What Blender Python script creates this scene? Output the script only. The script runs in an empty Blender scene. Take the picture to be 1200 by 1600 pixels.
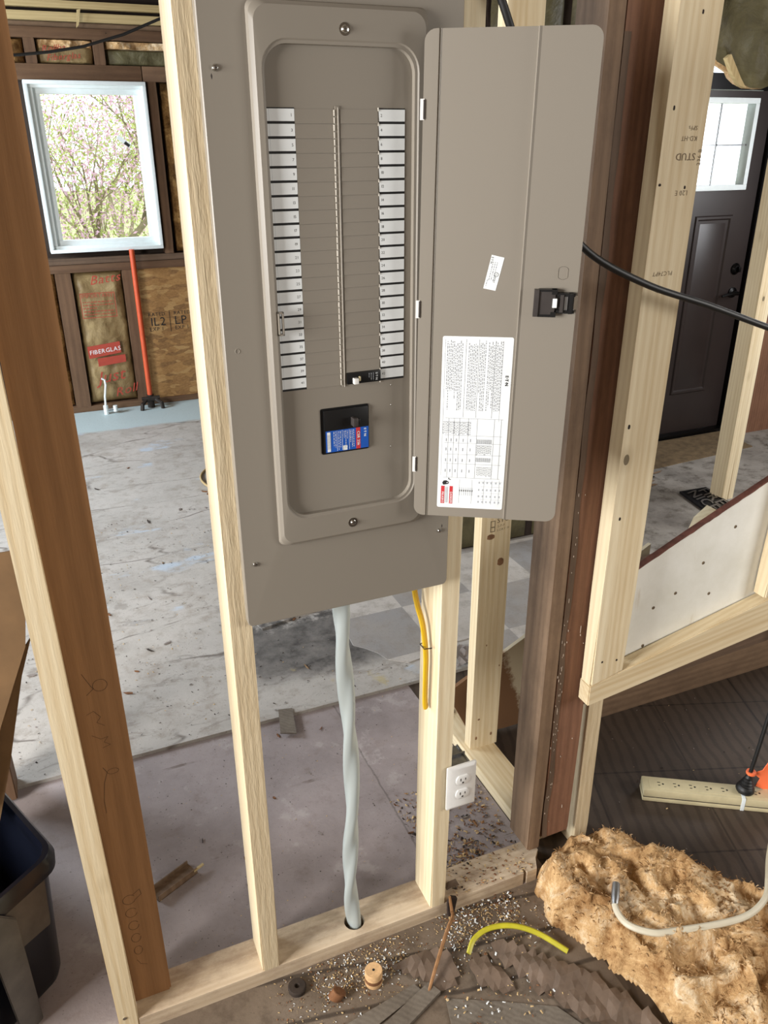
import bpy, bmesh, math, random
from mathutils import Vector, Matrix, noise
random.seed(7)
R = math.radians
sc = bpy.context.scene
C = sc.collection

# ------------------------------------------------------------------ camera, world, lights, exposure
W_PX, H_PX, F_PX = 1200, 1600, 1270.01
cam_d = bpy.data.cameras.new('camera'); cam = bpy.data.objects.new('camera', cam_d); C.objects.link(cam)
cam_d.sensor_fit = 'VERTICAL'; cam_d.sensor_height = 24.0; cam_d.lens = 24.0 * F_PX / H_PX
cam_d.clip_start = .02; cam_d.clip_end = 200
pitch, roll, yaw = .427969, -.005001, .401242
Fw = Vector((math.sin(yaw)*math.cos(pitch), math.cos(yaw)*math.cos(pitch), -math.sin(pitch)))
Rt = Vector((math.cos(yaw), -math.sin(yaw), 0)); Up = Rt.cross(Fw)
R2 = Rt*math.cos(roll) + Up*math.sin(roll); U2 = Up*math.cos(roll) - Rt*math.sin(roll)
m = Matrix((R2, U2, -Fw)).transposed().to_4x4(); m.translation = Vector((-.221088, -1.207941, 1.686401))
cam.matrix_world = m
sc.camera = cam

wd = bpy.data.worlds.new('sky'); sc.world = wd; wd.use_nodes = True
bg = wd.node_tree.nodes['Background']; bg.inputs[0].default_value = (.86, .93, 1, 1); bg.inputs[1].default_value = 2.5

def area(name, loc, target, sx, sy, power, col):
    d = bpy.data.lights.new(name, 'AREA'); d.shape = 'RECTANGLE'; d.size = sx; d.size_y = sy
    d.energy = power; d.color = col
    o = bpy.data.objects.new(name, d); C.objects.link(o); o.location = loc
    o.rotation_euler = (Vector(target) - Vector(loc)).to_track_quat('-Z', 'Y').to_euler()
    return o
area('window_daylight', (-2.9, -.75, 1.55), (0, -.45, 1.2), 1.3, 1.3, 228, (1, .985, .965))
area('window_daylight', (-2.9, 3.2, 1.6), (.4, 3.0, .0), 1.8, 1.4, 330, (.80, .90, 1))
area('window_daylight', (-.6, -3.9, 1.8), (.3, 0, .9), 1.8, 1.2, 12, (1, .97, .93))
area('window_daylight', (3.0, -2.0, 1.7), (1.1, 0, .8), 1.1, 1.1, 58, (1, .97, .93))
area('window_daylight', (3.9, 1.0, 1.7), (1.8, 1.6, .6), 1.0, 1.1, 40, (.95, .97, 1))
sc.view_settings.view_transform = 'Standard'; sc.view_settings.look = 'None'
sc.view_settings.gamma = 1; sc.view_settings.use_curve_mapping = False
sc.view_settings.exposure = 0.0

# ------------------------------------------------------------------ materials
def lin(h):
    h = h.lstrip('#'); c = [int(h[i:i+2], 16)/255 for i in (0, 2, 4)]
    return tuple((x/12.92 if x <= .04045 else ((x+.055)/1.055)**2.4) for x in c) + (1,)

class NT:
    def __init__(s, name):
        s.m = bpy.data.materials.new(name); s.m.use_nodes = True; s.t = s.m.node_tree; s.n = s.t.nodes
        s.b = s.n['Principled BSDF']
    def new(s, t, **kw):
        n = s.n.new(t)
        for k, v in kw.items():
            if k.startswith('i_'):
                n.inputs[k[2:].replace('_', ' ')].default_value = v
            else: setattr(n, k, v)
        return n
    def l(s, a, b): s.t.links.new(a, b)
    def coord(s, scale=(1, 1, 1), rnd=True, kind='Object', rot=(0, 0, 0)):
        tc = s.new('ShaderNodeTexCoord'); mp = s.new('ShaderNodeMapping')
        mp.inputs['Scale'].default_value = scale; mp.inputs['Rotation'].default_value = rot
        s.l(tc.outputs[kind], mp.inputs[0])
        if rnd:
            oi = s.new('ShaderNodeObjectInfo'); mu = s.new('ShaderNodeMath', operation='MULTIPLY'); mu.inputs[1].default_value = 37
            s.l(oi.outputs['Random'], mu.inputs[0])
            ad = s.new('ShaderNodeVectorMath', operation='ADD'); s.l(mp.outputs[0], ad.inputs[0]); s.l(mu.outputs[0], ad.inputs[1])
            return ad.outputs[0]
        return mp.outputs[0]
    def noise(s, v, scale, detail=4, rough=.6, dist=0):
        n = s.new('ShaderNodeTexNoise'); n.inputs['Scale'].default_value = scale; n.inputs['Detail'].default_value = detail
        n.inputs['Roughness'].default_value = rough; n.inputs['Distortion'].default_value = dist
        s.l(v, n.inputs['Vector']); return n.outputs[0]
    def ramp(s, f, stops):
        r = s.new('ShaderNodeValToRGB'); e = r.color_ramp.elements
        while len(e) < len(stops): e.new(.5)
        for i, (p, c) in enumerate(stops):
            e[i].position = p; e[i].color = c if len(c) == 4 else (*c, 1)
        s.l(f, r.inputs[0]); return r.outputs[0]
    def mix(s, f, a, b, mode='MIX'):
        n = s.new('ShaderNodeMix', data_type='RGBA', blend_type=mode)
        for sock, v in ((n.inputs[0], f), (n.inputs[6], a), (n.inputs[7], b)):
            if hasattr(v, 'links'): s.l(v, sock)
            else: sock.default_value = v
        return n.outputs[2]
    def math(s, op, a, b=0, clamp=False):
        n = s.new('ShaderNodeMath', operation=op); n.use_clamp = clamp
        for i, v in enumerate((a, b)):
            if hasattr(v, 'links'): s.l(v, n.inputs[i])
            else: n.inputs[i].default_value = v
        return n.outputs[0]
    def base(s, v):
        if hasattr(v, 'links'): s.l(v, s.b.inputs['Base Color'])
        else: s.b.inputs['Base Color'].default_value = v
    def bump(s, h, strength=.3, dist=.002):
        n = s.new('ShaderNodeBump'); n.inputs['Strength'].default_value = strength; n.inputs['Distance'].default_value = dist
        s.l(h, n.inputs['Height']); s.l(n.outputs[0], s.b.inputs['Normal'])
    def rough(s, r, metal=0, spec=.5):
        s.b.inputs['Roughness'].default_value = r; s.b.inputs['Metallic'].default_value = metal
        s.b.inputs['Specular IOR Level'].default_value = spec

def plain(name, h, rough=.5, metal=0, var=.06, scale=30, spec=.5, bump=0):
    t = NT(name); v = t.coord(); f = t.noise(v, scale)
    c = lin(h); d = tuple(x*(1-var*2) for x in c[:3]) + (1,); u = tuple(min(1, x*(1+var)) for x in c[:3]) + (1,)
    t.base(t.ramp(f, [(.3, d), (.7, u)])); t.rough(rough, metal, spec)
    if bump: t.bump(t.noise(v, scale*8, 3), bump, .001)
    return t.m

def wood(name, light, dark, ring=26, knots=True, rough=.7, grime=0, stretch=.05, grimecol='#3a2c20', bumps=.25):
    t = NT(name); tc = t.coord((1, 1, stretch)); t3 = t.coord((1, 1, .6))
    f1 = t.noise(tc, 9, 3, .5, .6)
    w = t.new('ShaderNodeTexWave', wave_type='RINGS', rings_direction='Z')
    w.inputs['Scale'].default_value = ring; w.inputs['Distortion'].default_value = 5; w.inputs['Detail'].default_value = 2; w.inputs['Detail Scale'].default_value = 1.2
    t.l(tc, w.inputs['Vector'])
    fine = t.noise(tc, 160, 3, .7)
    k = t.math('ADD', t.math('MULTIPLY', w.outputs[1], .13), t.math('ADD', t.math('MULTIPLY', f1, .62), t.math('MULTIPLY', fine, .36)))
    col = t.ramp(k, [(.25, lin(dark)), (.75, lin(light))])
    hgt = k
    if knots:
        vo = t.new('ShaderNodeTexVoronoi'); vo.inputs['Scale'].default_value = 7.0
        t.l(t3, vo.inputs['Vector'])
        cl = t.new('ShaderNodeSeparateColor'); t.l(vo.outputs['Color'], cl.inputs[0])
        sel = t.math('GREATER_THAN', cl.outputs[0], .52)
        kn = t.math('MULTIPLY', sel, t.math('LESS_THAN', vo.outputs['Distance'], .048))
        halo = t.math('MULTIPLY', sel, t.math('SUBTRACT', 1, t.math('MULTIPLY', vo.outputs['Distance'], 6.5), True))
        hd = tuple(x*.62 for x in lin(dark)[:3]) + (1,)
        col = t.mix(t.math('MULTIPLY', halo, .5), col, hd)
        col = t.mix(t.math('MULTIPLY', kn, .8), col, tuple(x*.18 for x in lin(dark)[:3]) + (1,))
    if grime:
        g = t.noise(t.coord((1, 1, .5)), 9, 8, .75)
        col = t.mix(t.math('MULTIPLY', t.ramp(g, [(.45, (0, 0, 0)), (.68, (1, 1, 1))]), grime), col, lin(grimecol))
    t.base(col); t.rough(rough, 0, .3); t.bump(t.math('ADD', hgt, fine), bumps, .0015)
    return t.m

M = {}
M['pine'] = wood('fresh_pine', '#e4d6b6', '#bfa67c')
M['pine_rough'] = wood('rough_sawn_pine', '#d6c6a6', '#b39e7c', knots=False, bumps=.7, stretch=.12)
M['pine_dirty'] = wood('dusty_pine', '#d2c0a6', '#ae987c', knots=False, grime=.7, grimecol='#7c6452')
M['stain'] = wood('aged_tan_wood', '#a47a52', '#7d5a3a', ring=14, rough=.65)
M['old'] = wood('old_brown_wood', '#8d745c', '#5f4b3a', ring=18, grime=.35, grimecol='#2c1c14')
M['old_red'] = wood('old_red_wood', '#8c654e', '#5c4030', ring=22, grime=.3, grimecol='#2a1510')
M['old_dark'] = wood('old_dark_wood', '#6f5a49', '#48392c', ring=18, grime=.3, grimecol='#241a12')
M['frame_old'] = wood('aged_framing', '#735841', '#50392a', ring=12, grime=.3)
M['lath'] = wood('light_lath', '#cdb98a', '#a88f60', knots=False)
M['taupe'] = None
def steel(name, h):
    t = NT(name); v = t.coord(); t.base(lin(h)); t.rough(.42, 0, .45)
    t.bump(t.noise(v, 420, 2), .06, .0006); return t.m
M['taupe'] = steel('taupe_enamel', '#857e73')
M['galv'] = plain('galvanised_steel', '#a9abac', .3, .9, .1, 60)
M['zinc'] = plain('zinc_screw', '#d8d8d4', .18, 1, .04)
M['black'] = plain('black_plastic', '#121213', .35, 0, .1)
M['blackm'] = plain('black_line', '#0c0c0c', .7)
M['rubber'] = plain('black_rubber', '#151515', .5, 0, .1)
M['white'] = plain('white_plastic', '#dfdeda', .35, 0, .02)
M['label'] = plain('white_label', '#e4e8e8', .45, 0, .03, 15)
M['ink'] = plain('black_ink', '#1a1a1a', .6)
M['greyink'] = plain('grey_ink', '#8d9096', .6)
M['lineink'] = plain('pale_grey_ink', '#a9adb2', .6)
M['pencil'] = plain('pencil_line', '#4f3a28', .8)
M['knot'] = plain('wood_knot', '#8a6444', .8, 0, .2, 60)
M['fleck'] = plain('old_paint_fleck', '#b9a795', .7)
M['stampink'] = plain('stamp_ink', '#77674f', .8)
M['red'] = plain('red_print', '#c23238', .5)
M['redink'] = plain('faded_red_ink', '#a8402f', .7)
M['edge'] = plain('crimped_edge_glint', '#d6d0c4', .4)  # pale colour stands in for light caught on the crimped seams
M['dusty_board'] = plain('dusty_strand_board', '#6f5c42', .85, 0, .2, 25)
M['blue'] = plain('blue_print', '#1c57b4', .4)
M['gunmetal'] = plain('gunmetal_plastic', '#46413f', .4, .3, .1)
M['vinyl'] = plain('white_vinyl', '#e6eeee', .35, 0, .02)
M['seu'] = None
t = NT('grey_cable_jacket'); t.base(lin('#aeb6b4')); t.rough(.5, 0, .4); t.bump(t.noise(t.coord(), 50, 3), .1, .001); M['seu'] = t.m
M['yellow'] = plain('yellow_jacket', '#d3a91c', .4, 0, .05)
M['yelgreen'] = plain('yellow_green_jacket', '#b9b02a', .4, 0, .08)
M['orangepipe'] = plain('orange_pipe', '#c4502c', .4, 0, .05)
M['orangetag'] = plain('orange_tag', '#ff7a4a', .45, 0, .02)
M['iron'] = plain('dark_iron', '#3a332d', .6, .5, .2)
M['ivory'] = plain('ivory_plastic', '#c9bd98', .45, 0, .05)
M['almond'] = plain('almond_cord', '#ccc4ae', .45, 0, .03)
M['tote'] = plain('navy_plastic', '#0a0d18', .3, 0, .1, 12)
M['clearish'] = plain('hazy_plastic', '#55504a', .35, 0, .2, 14)
M['card'] = plain('cardboard', '#7a5f40', .8, 0, .08, 14)
M['kraftbrown'] = plain('brown_kraft_paper', '#715f50', .65, 0, .18, 18, bump=.2)
M['door'] = plain('dark_door_paint', '#2c2422', .35, 0, .08, 5)
M['doorhw'] = plain('black_door_hardware', '#0e0d0d', .3, .6)
M['darkgap'] = plain('dark_sheathing', '#2e221a', .9)  # sheathing in one dark brown
M['signmetal'] = plain('dark_cast_metal', '#2a2b2e', .4, .6, .1)
M['signletter'] = plain('worn_cast_metal', '#85827f', .4, .7, .1)
M['coil'] = plain('tan_cord', '#b39a6c', .5)
M['spool'] = plain('sawn_plug_wood', '#d3ab7b', .7, 0, .12, 120)
M['bark'] = plain('dark_bark_wood', '#2c1d16', .85, 0, .3, 60, bump=.5)
M['paper_scrap'] = plain('crumpled_paper', '#8a8079', .8, 0, .15, 40)
M['plywood_edge'] = plain('reddish_panel_edge', '#6a3f33', .8, 0, .2, 60)
M['housewall'] = plain('aged_board_wall', '#7d6a55', .9, 0, .15, 4)
M['ceilmat'] = plain('bare_ceiling', '#6e5d4a', .9, 0, .15, 4)
M['trunk'] = plain('tree_bark', '#948a6b', .9, 0, .2, 8)
M['leafg'] = plain('spring_leaf', '#b9c76c', .7, 0, .2, 3)
M['leafp'] = plain('pink_blossom', '#e3bccb', .7, 0, .1, 3)
M['lawn'] = plain('lawn', '#b8bd80', .9, 0, .2, 2)
M['woodchip'] = plain('pale_wood_chip', '#c5a878', .8, 0, .15, 50)
M['debrisdark'] = plain('dark_debris', '#33281f', .9, 0, .2, 50)
M['plugwood'] = plain('brown_wood_scrap', '#7a5131', .8, 0, .2, 60, bump=.3)

# white painted stair panel with stains
t = NT('stained_white_panel'); v = t.coord((1, 1, 1)); f = t.noise(v, 5, 8, .7); f2 = t.noise(t.coord((6, 1, 1)), 3, 5, .6)
c = t.ramp(f, [(.3, lin('#d8d6ca')), (.6, lin('#e9e8e0'))])
c = t.mix(t.math('MULTIPLY', t.ramp(f2, [(.62, (0, 0, 0)), (.75, (1, 1, 1))]), .6), c, lin('#b39d78'))
t.base(c); t.rough(.6); t.bump(f, .15); M['panelwhite'] = t.m
# half-painted board
t = NT('torn_white_brown_board'); v = t.coord(rnd=False); f = t.noise(v, 22, 8, .8)
sp = t.new('ShaderNodeSeparateXYZ'); t.l(v, sp.inputs[0])
k = t.math('ADD', t.math('SUBTRACT', sp.outputs[0], t.math('MULTIPLY', sp.outputs[2], -.35)), t.math('MULTIPLY', f, .12))
t.base(t.mix(t.ramp(t.math('MULTIPLY', k, 1), [(.352, (0, 0, 0)), (.372, (1, 1, 1))]), lin('#6f4f32'), lin('#b5a88f')))
t.rough(.8); t.bump(f, .3); M['torn'] = t.m
# OSB
t = NT('osb'); v = t.coord((1, 1, 2.6), rot=(0, .5, 0)); vo = t.new('ShaderNodeTexVoronoi'); vo.inputs['Scale'].default_value = 17
dn = t.new('ShaderNodeTexNoise'); dn.inputs['Scale'].default_value = 7; t.l(v, dn.inputs['Vector'])
dv = t.mix(.12, v, dn.outputs[1]); t.l(dv, vo.inputs['Vector'])
sc2 = t.new('ShaderNodeSeparateColor'); t.l(vo.outputs['Color'], sc2.inputs[0])
c = t.ramp(sc2.outputs[0], [(.0, lin('#5f3f20')), (.35, lin('#8d6436')), (.7, lin('#a47a45')), (1, lin('#bd9a64'))])
c = t.mix(.5, c, t.ramp(t.noise(v, 60, 5, .7), [(.3, lin('#6a4624')), (.7, lin('#b18a55'))]))
t.base(c); t.rough(.7); t.bump(sc2.outputs[0], .3); M['osb'] = t.m
# kraft insulation facing
def kraft(name, a, b):
    t = NT(name); v = t.coord((1, 1, 1)); f = t.noise(v, 7, 8, .65, .8)
    t.base(t.ramp(f, [(.3, lin(a)), (.7, lin(b))])); t.rough(.55, 0, .4); t.bump(t.noise(v, 12, 6, .6, .5), .8, .012); return t.m
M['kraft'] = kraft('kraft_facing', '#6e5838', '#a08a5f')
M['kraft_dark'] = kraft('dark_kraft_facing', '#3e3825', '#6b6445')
# glass wool
def wool(name, a, b, c_):
    t = NT(name); v = t.coord(); f = t.noise(v, 9, 10, .75, .9); g = t.noise(v, 90, 4, .8)
    k = t.math('ADD', t.math('MULTIPLY', f, .75), t.math('MULTIPLY', g, .25))
    cw = t.ramp(k, [(.34, lin(a)), (.5, lin(b)), (.64, lin(c_))]); big = t.noise(v, 5.5, 5, .7)
    t.base(t.mix(t.ramp(big, [(.52, (0, 0, 0)), (.68, (.75, .75, .75))]), cw, lin(a))); t.rough(1, 0, .1); t.bump(g, .9, .006); return t.m  # brown patches put the shade of deep crevices into the wool colour
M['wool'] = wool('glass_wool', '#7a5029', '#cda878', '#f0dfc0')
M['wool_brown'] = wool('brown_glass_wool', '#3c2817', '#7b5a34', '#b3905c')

# floors -------------------------------------------------------
def floormat(kind):
    t = NT('floor_' + kind); v = t.coord(rnd=False); n1 = t.noise(v, 2.2, 9, .68); n2 = t.noise(v, 14, 8, .7); n3 = t.noise(v, 120, 3, .7)
    sp = t.new('ShaderNodeSeparateXYZ'); t.l(v, sp.inputs[0]); X, Y = sp.outputs[0], sp.outputs[1]
    def smooth(a, lo, hi):
        mr = t.new('ShaderNodeMapRange', interpolation_type='SMOOTHSTEP')
        mr.inputs[1].default_value = lo; mr.inputs[2].default_value = hi; t.l(a, mr.inputs[0]); return mr.outputs[0]
    def wob(a, amp, n=n2): return t.math('ADD', a, t.math('MULTIPLY', t.math('SUBTRACT', n, .5), amp))
    def vcrack(scale, width, stretch=(1, 1, 1)):
        vo = t.new('ShaderNodeTexVoronoi', feature='DISTANCE_TO_EDGE'); vo.inputs['Scale'].default_value = scale
        cc = t.coord(stretch, rnd=False); dn = t.new('ShaderNodeTexNoise'); dn.inputs['Scale'].default_value = 6; t.l(cc, dn.inputs['Vector'])
        t.l(t.mix(.12, cc, dn.outputs[1]), vo.inputs['Vector'])
        return smooth(vo.outputs['Distance'], 0, width)
    if kind == 'worn':      # back room: worn grey plywood / paper backing
        c = t.ramp(n1, [(.3, lin('#9b958e')), (.5, lin('#b3aea7')), (.7, lin('#bfb9b2'))])
        c = t.mix(t.ramp(n2, [(.35, (.55,)*3), (.5, (0,)*3)]), c, lin('#8d8276'))
        cr = vcrack(2.2, .02, (.5, 1.6, 1)); c = t.mix(t.math('MULTIPLY', t.math('SUBTRACT', 1, cr), t.math('MULTIPLY', smooth(n1, .45, .6), .8)), c, lin('#564c44'))
        fl = smooth(t.noise(t.coord((1, 2.6, 1), rnd=False), 5, 8, .75, 1.2), .57, .60); c = t.mix(t.math('MULTIPLY', fl, .45), c, lin('#837b73'))
        # bluish window sheen painted into the floor colour as patches
        bl = t.math('MULTIPLY', smooth(t.noise(t.coord((1.1, 2.4, 1), rnd=False), 1.6, 5, .6), .60, .66), .7)
        c = t.mix(bl, c, lin('#b4c3d2'))
        # grey-blue strip along the far wall, window glare put into the colour
        st = smooth(wob(Y, .12, n1), 4.0, 4.06); c = t.mix(st, c, lin('#b4c3c4'))
        # black felt patches
        pm = t.math('MULTIPLY', t.math('MULTIPLY', smooth(wob(X, .25), .22, .30), t.math('SUBTRACT', 1, smooth(wob(Y, .3), 1.36, 1.42))), smooth(wob(Y, .35, n1), .98, 1.10))
        c = t.mix(t.math('MULTIPLY', pm, .85), c, t.ramp(n2, [(.35, lin('#2e2f31')), (.65, lin('#6c6864'))]))
        yl = t.math('MULTIPLY', smooth(t.noise(v, 5, 4), .62, .7), t.math('MULTIPLY', smooth(X, .2, .3), t.math('SUBTRACT', 1, smooth(Y, 1.1, 1.2))))
        c = t.mix(t.math('MULTIPLY', yl, .7), c, lin('#b5a46a'))
        rg = .5
    elif kind == 'near':    # painted grey-mauve sheet around the panel
        c = t.ramp(n1, [(.3, lin('#847a78')), (.6, lin('#a39896')), (.8, lin('#aea5a2'))])
        c = t.mix(t.ramp(n2, [(.3, (.45,)*3), (.46, (0,)*3)]), c, lin('#77685f'))
        stv = t.coord((1.2, 16, 1), rnd=False, rot=(0, 0, -.25)); sk = t.math('MULTIPLY', smooth(t.noise(stv, 2.2, 6, .6), .60, .66), smooth(n1, .50, .60))
        c = t.mix(t.math('MULTIPLY', sk, .75), c, lin('#5e4e43'))
        c = t.mix(t.math('MULTIPLY', smooth(t.noise(v, 7, 6, .7), .56, .64), .35), c, lin('#bdb5b1'))
        sx = t.math('SUBTRACT', 1, smooth(t.math('ABSOLUTE', t.math('SUBTRACT', wob(X, .02), .47)), .001, .004))
        c = t.mix(t.math('MULTIPLY', sx, .5), c, lin('#57504b'))
        rg = .55
    elif kind == 'front':   # dusty brown boards in the foreground
        c = t.ramp(n1, [(.3, lin('#54463a')), (.55, lin('#6f6152')), (.75, lin('#857565'))])
        c = t.mix(t.ramp(n2, [(.3, (.7,)*3), (.5, (0,)*3)]), c, lin('#433629'))
        w = t.new('ShaderNodeTexWave', bands_direction='Y'); w.inputs['Scale'].default_value = 3.2; w.inputs['Distortion'].default_value = 1.2; t.l(t.coord(rnd=False, rot=(0, 0, .2)), w.inputs[0])
        c = t.mix(t.math('MULTIPLY', t.math('SUBTRACT', 1, smooth(w.outputs[1], .0, .05)), .7), c, lin('#2b2119'))
        rg = .85
    elif kind == 'parquet':
        br = t.new('ShaderNodeTexBrick'); br.offset = 0; br.inputs['Scale'].default_value = 1; br.inputs['Brick Width'].default_value = .3; br.inputs['Row Height'].default_value = .3
        br.inputs['Mortar Size'].default_value = .003; br.inputs['Color1'].default_value = lin('#463a30'); br.inputs['Color2'].default_value = lin('#3b3028'); br.inputs['Mortar'].default_value = lin('#1c1510')
        t.l(t.coord(rnd=False, rot=(0, 0, .35)), br.inputs[0])
        w = t.new('ShaderNodeTexWave'); w.inputs['Scale'].default_value = 9; w.inputs['Distortion'].default_value = 3; w.inputs['Detail'].default_value = 3; t.l(t.coord(rnd=False, rot=(0, 0, .35)), w.inputs[0])
        c = t.mix(.22, br.outputs[0], t.ramp(w.outputs[1], [(.1, lin('#2e251e')), (.5, lin('#665749'))]), 'MIX')
        c = t.mix(t.ramp(n1, [(.35, (.5,)*3), (.6, (0,)*3)]), c, lin('#2f261f')); rg = .6
    elif kind == 'tile':
        ck = t.new('ShaderNodeTexChecker'); ck.inputs['Scale'].default_value = 1/.305; ck.inputs[1].default_value = lin('#c3bdb6'); ck.inputs[2].default_value = lin('#969391')
        tc = t.new('ShaderNodeTexCoord'); mp = t.new('ShaderNodeMapping'); mp.inputs['Location'].default_value = (-.92+.305*4, -1.306+.305*6, .1)
        t.l(tc.outputs['Object'], mp.inputs[0]); t.l(mp.outputs[0], ck.inputs[0])
        c = t.mix(t.ramp(n2, [(.35, (.6,)*3), (.52, (0,)*3)]), ck.outputs[0], lin('#857d74'))
        c = t.mix(t.ramp(n1, [(.4, (.5,)*3), (.6, (0,)*3)]), c, lin('#a49b90')); rg = .5
    else:                   # old felt hall floor
        c = t.ramp(n1, [(.3, lin('#66605a')), (.5, lin('#8c867e')), (.7, lin('#a39d95'))])
        c = t.mix(t.ramp(n2, [(.35, (.8,)*3), (.5, (0,)*3)]), c, lin('#4c443b')); rg = .7
    # fine speckled dirt everywhere
    c = t.mix(t.math('MULTIPLY', smooth(n3, .63, .70), .55), c, lin('#4a4036'))
    t.base(c); t.rough(rg, 0, .4); t.bump(t.math('ADD', n2, t.math('MULTIPLY', n3, .4)), .35, .004)
    return t.m
for k in ('worn', 'near', 'front', 'parquet', 'tile', 'hall'): M['fl_' + k] = floormat(k)

def glass():
    t = NT('window_glass'); t.b.inputs['Transmission Weight'].default_value = 1; t.b.inputs['IOR'].default_value = 1.0; t.rough(0, 0, .3)
    t.b.inputs['Base Color'].default_value = (1, 1, 1, 1); return t.m
M['glass'] = glass()

# ------------------------------------------------------------------ mesh helpers
class MB:
    """collects shapes in one mesh; every face remembers its material slot"""
    def __init__(s): s.v = []; s.f = []; s.mi = []; s.mats = []
    def slot(s, mat):
        if mat not in s.mats: s.mats.append(mat)
        return s.mats.index(mat)
    def add(s, vs, fs, mat):
        o = len(s.v); s.v += [tuple(p) for p in vs]; k = s.slot(mat)
        for f in fs: s.f.append([i+o for i in f]); s.mi.append(k)
    def bm(s, b, mat, mx=None):
        b.verts.ensure_lookup_table(); b.verts.index_update()
        s.add([(mx @ v.co) if mx else v.co for v in b.verts], [[v.index for v in f.verts] for f in b.faces], mat); b.free()
    def box(s, a, b, mat, bev=0, mx=None):
        x0, y0, z0 = [min(p, q) for p, q in zip(a, b)]; x1, y1, z1 = [max(p, q) for p, q in zip(a, b)]
        bm = bmesh.new(); vs = [bm.verts.new((x, y, z)) for z in (z0, z1) for y in (y0, y1) for x in (x0, x1)]
        for f in ((0, 2, 3, 1), (4, 5, 7, 6), (0, 1, 5, 4), (2, 6, 7, 3), (0, 4, 6, 2), (1, 3, 7, 5)): bm.faces.new([vs[i] for i in f])
        if bev: bmesh.ops.bevel(bm, geom=bm.edges[:], offset=bev, segments=2, affect='EDGES', profile=.6)
        s.bm(bm, mat, mx)
    def prism(s, pts, fn, d0, d1, mat, bev=0):
        """pts 2-D outline; fn(u, v, depth) -> xyz"""
        bm = bmesh.new(); a = [bm.verts.new(fn(u, v, d0)) for u, v in pts]; b = [bm.verts.new(fn(u, v, d1)) for u, v in pts]; n = len(pts)
        bm.faces.new(a); bm.faces.new(b[::-1])
        for i in range(n): bm.faces.new((a[i], b[i], b[(i+1) % n], a[(i+1) % n]))
        bmesh.ops.recalc_face_normals(bm, faces=bm.faces[:])
        if bev: bmesh.ops.bevel(bm, geom=bm.edges[:], offset=bev, segments=2, affect='EDGES')
        s.bm(bm, mat)
    def tube(s, path, rad, mat, seg=10, shape=None, cap=True, up=Vector((0, 0, 1))):
        """rad number or list; shape(i, ang) -> radius factor"""
        P = [Vector(p) for p in path]; n = len(P); T = []
        for i in range(n): T.append((P[min(i+1, n-1)] - P[max(i-1, 0)]).normalized())
        nrm = T[0].orthogonal().normalized(); vs = []; fs = []
        for i in range(n):
            nrm = (nrm - T[i]*nrm.dot(T[i])).normalized(); bi = T[i].cross(nrm); r = rad[i] if isinstance(rad, (list, tuple)) else rad
            for k in range(seg):
                a = 2*math.pi*k/seg; q = r*(shape(i, a) if shape else 1)
                vs.append(P[i] + nrm*math.cos(a)*q + bi*math.sin(a)*q)
        for i in range(n-1):
            for k in range(seg): fs.append((i*seg+k, i*seg+(k+1) % seg, (i+1)*seg+(k+1) % seg, (i+1)*seg+k))
        if cap: fs.append(tuple(range(seg))[::-1]); fs.append(tuple(range((n-1)*seg, n*seg)))
        s.add(vs, fs, mat)
    def cyl(s, a, b, r, mat, seg=20, r2=None): s.tube([a, b], [r, r if r2 is None else r2], mat, seg)
    def lathe(s, prof, mat, mx, seg=24):
        vs = []; fs = []
        for r, z in prof:
            for k in range(seg): a = 2*math.pi*k/seg; vs.append(mx @ Vector((r*math.cos(a), r*math.sin(a), z)))
        for i in range(len(prof)-1):
            for k in range(seg): fs.append((i*seg+k, i*seg+(k+1) % seg, (i+1)*seg+(k+1) % seg, (i+1)*seg+k))
        fs.append(tuple(range(seg))[::-1]); fs.append(tuple(range((len(prof)-1)*seg, len(prof)*seg)))
        s.add(vs, fs, mat)
    def build(s, name, parent=None, smooth=35, loc=None, rot=None):
        me = bpy.data.meshes.new(name); me.from_pydata(s.v, [], s.f)
        for mt in s.mats: me.materials.append(M[mt])
        me.polygons.foreach_set('material_index', s.mi); me.validate(); me.update()
        if smooth:
            me.polygons.foreach_set('use_smooth', [True]*len(me.polygons)); me.set_sharp_from_angle(angle=R(smooth))
        o = bpy.data.objects.new(name, me); C.objects.link(o)
        if parent: o.parent = parent
        if loc is not None: o.location = loc
        if rot is not None: o.rotation_euler = rot
        return o

GL = {}
def glyph(ch):
    if ch not in GL:
        cu = bpy.data.curves.new('g', 'FONT'); cu.body = ch; cu.size = 1; cu.resolution_u = 2
        ob = bpy.data.objects.new('g', cu); C.objects.link(ob)
        dg = bpy.context.evaluated_depsgraph_get(); me = ob.evaluated_get(dg).to_mesh()
        vs = [v.co.copy() for v in me.vertices]; fs = [list(p.vertices) for p in me.polygons]
        w = max([v.x for v in vs], default=.3) + .07
        if ch == ' ': w = .3
        bpy.data.objects.remove(ob); bpy.data.curves.remove(cu); GL[ch] = (vs, fs, w)
    return GL[ch]
def text(mb, st, o, ux, uy, size, mat, center=False, bold=0):
    """flat lettering: o origin, ux baseline direction, uy letter-up direction"""
    o = Vector(o); ux = Vector(ux).normalized(); uy = Vector(uy).normalized(); nz = ux.cross(uy)
    tot = sum(glyph(c)[2] for c in st); x = -tot/2 if center else 0
    for c in st:
        vs, fs, w = glyph(c)
        for k in range(1 + bold):
            mb.add([o + (ux*(v.x + x + k*.035) + uy*v.y)*size + nz*k*.00002 for v in vs], fs, mat)
        x += w
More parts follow.
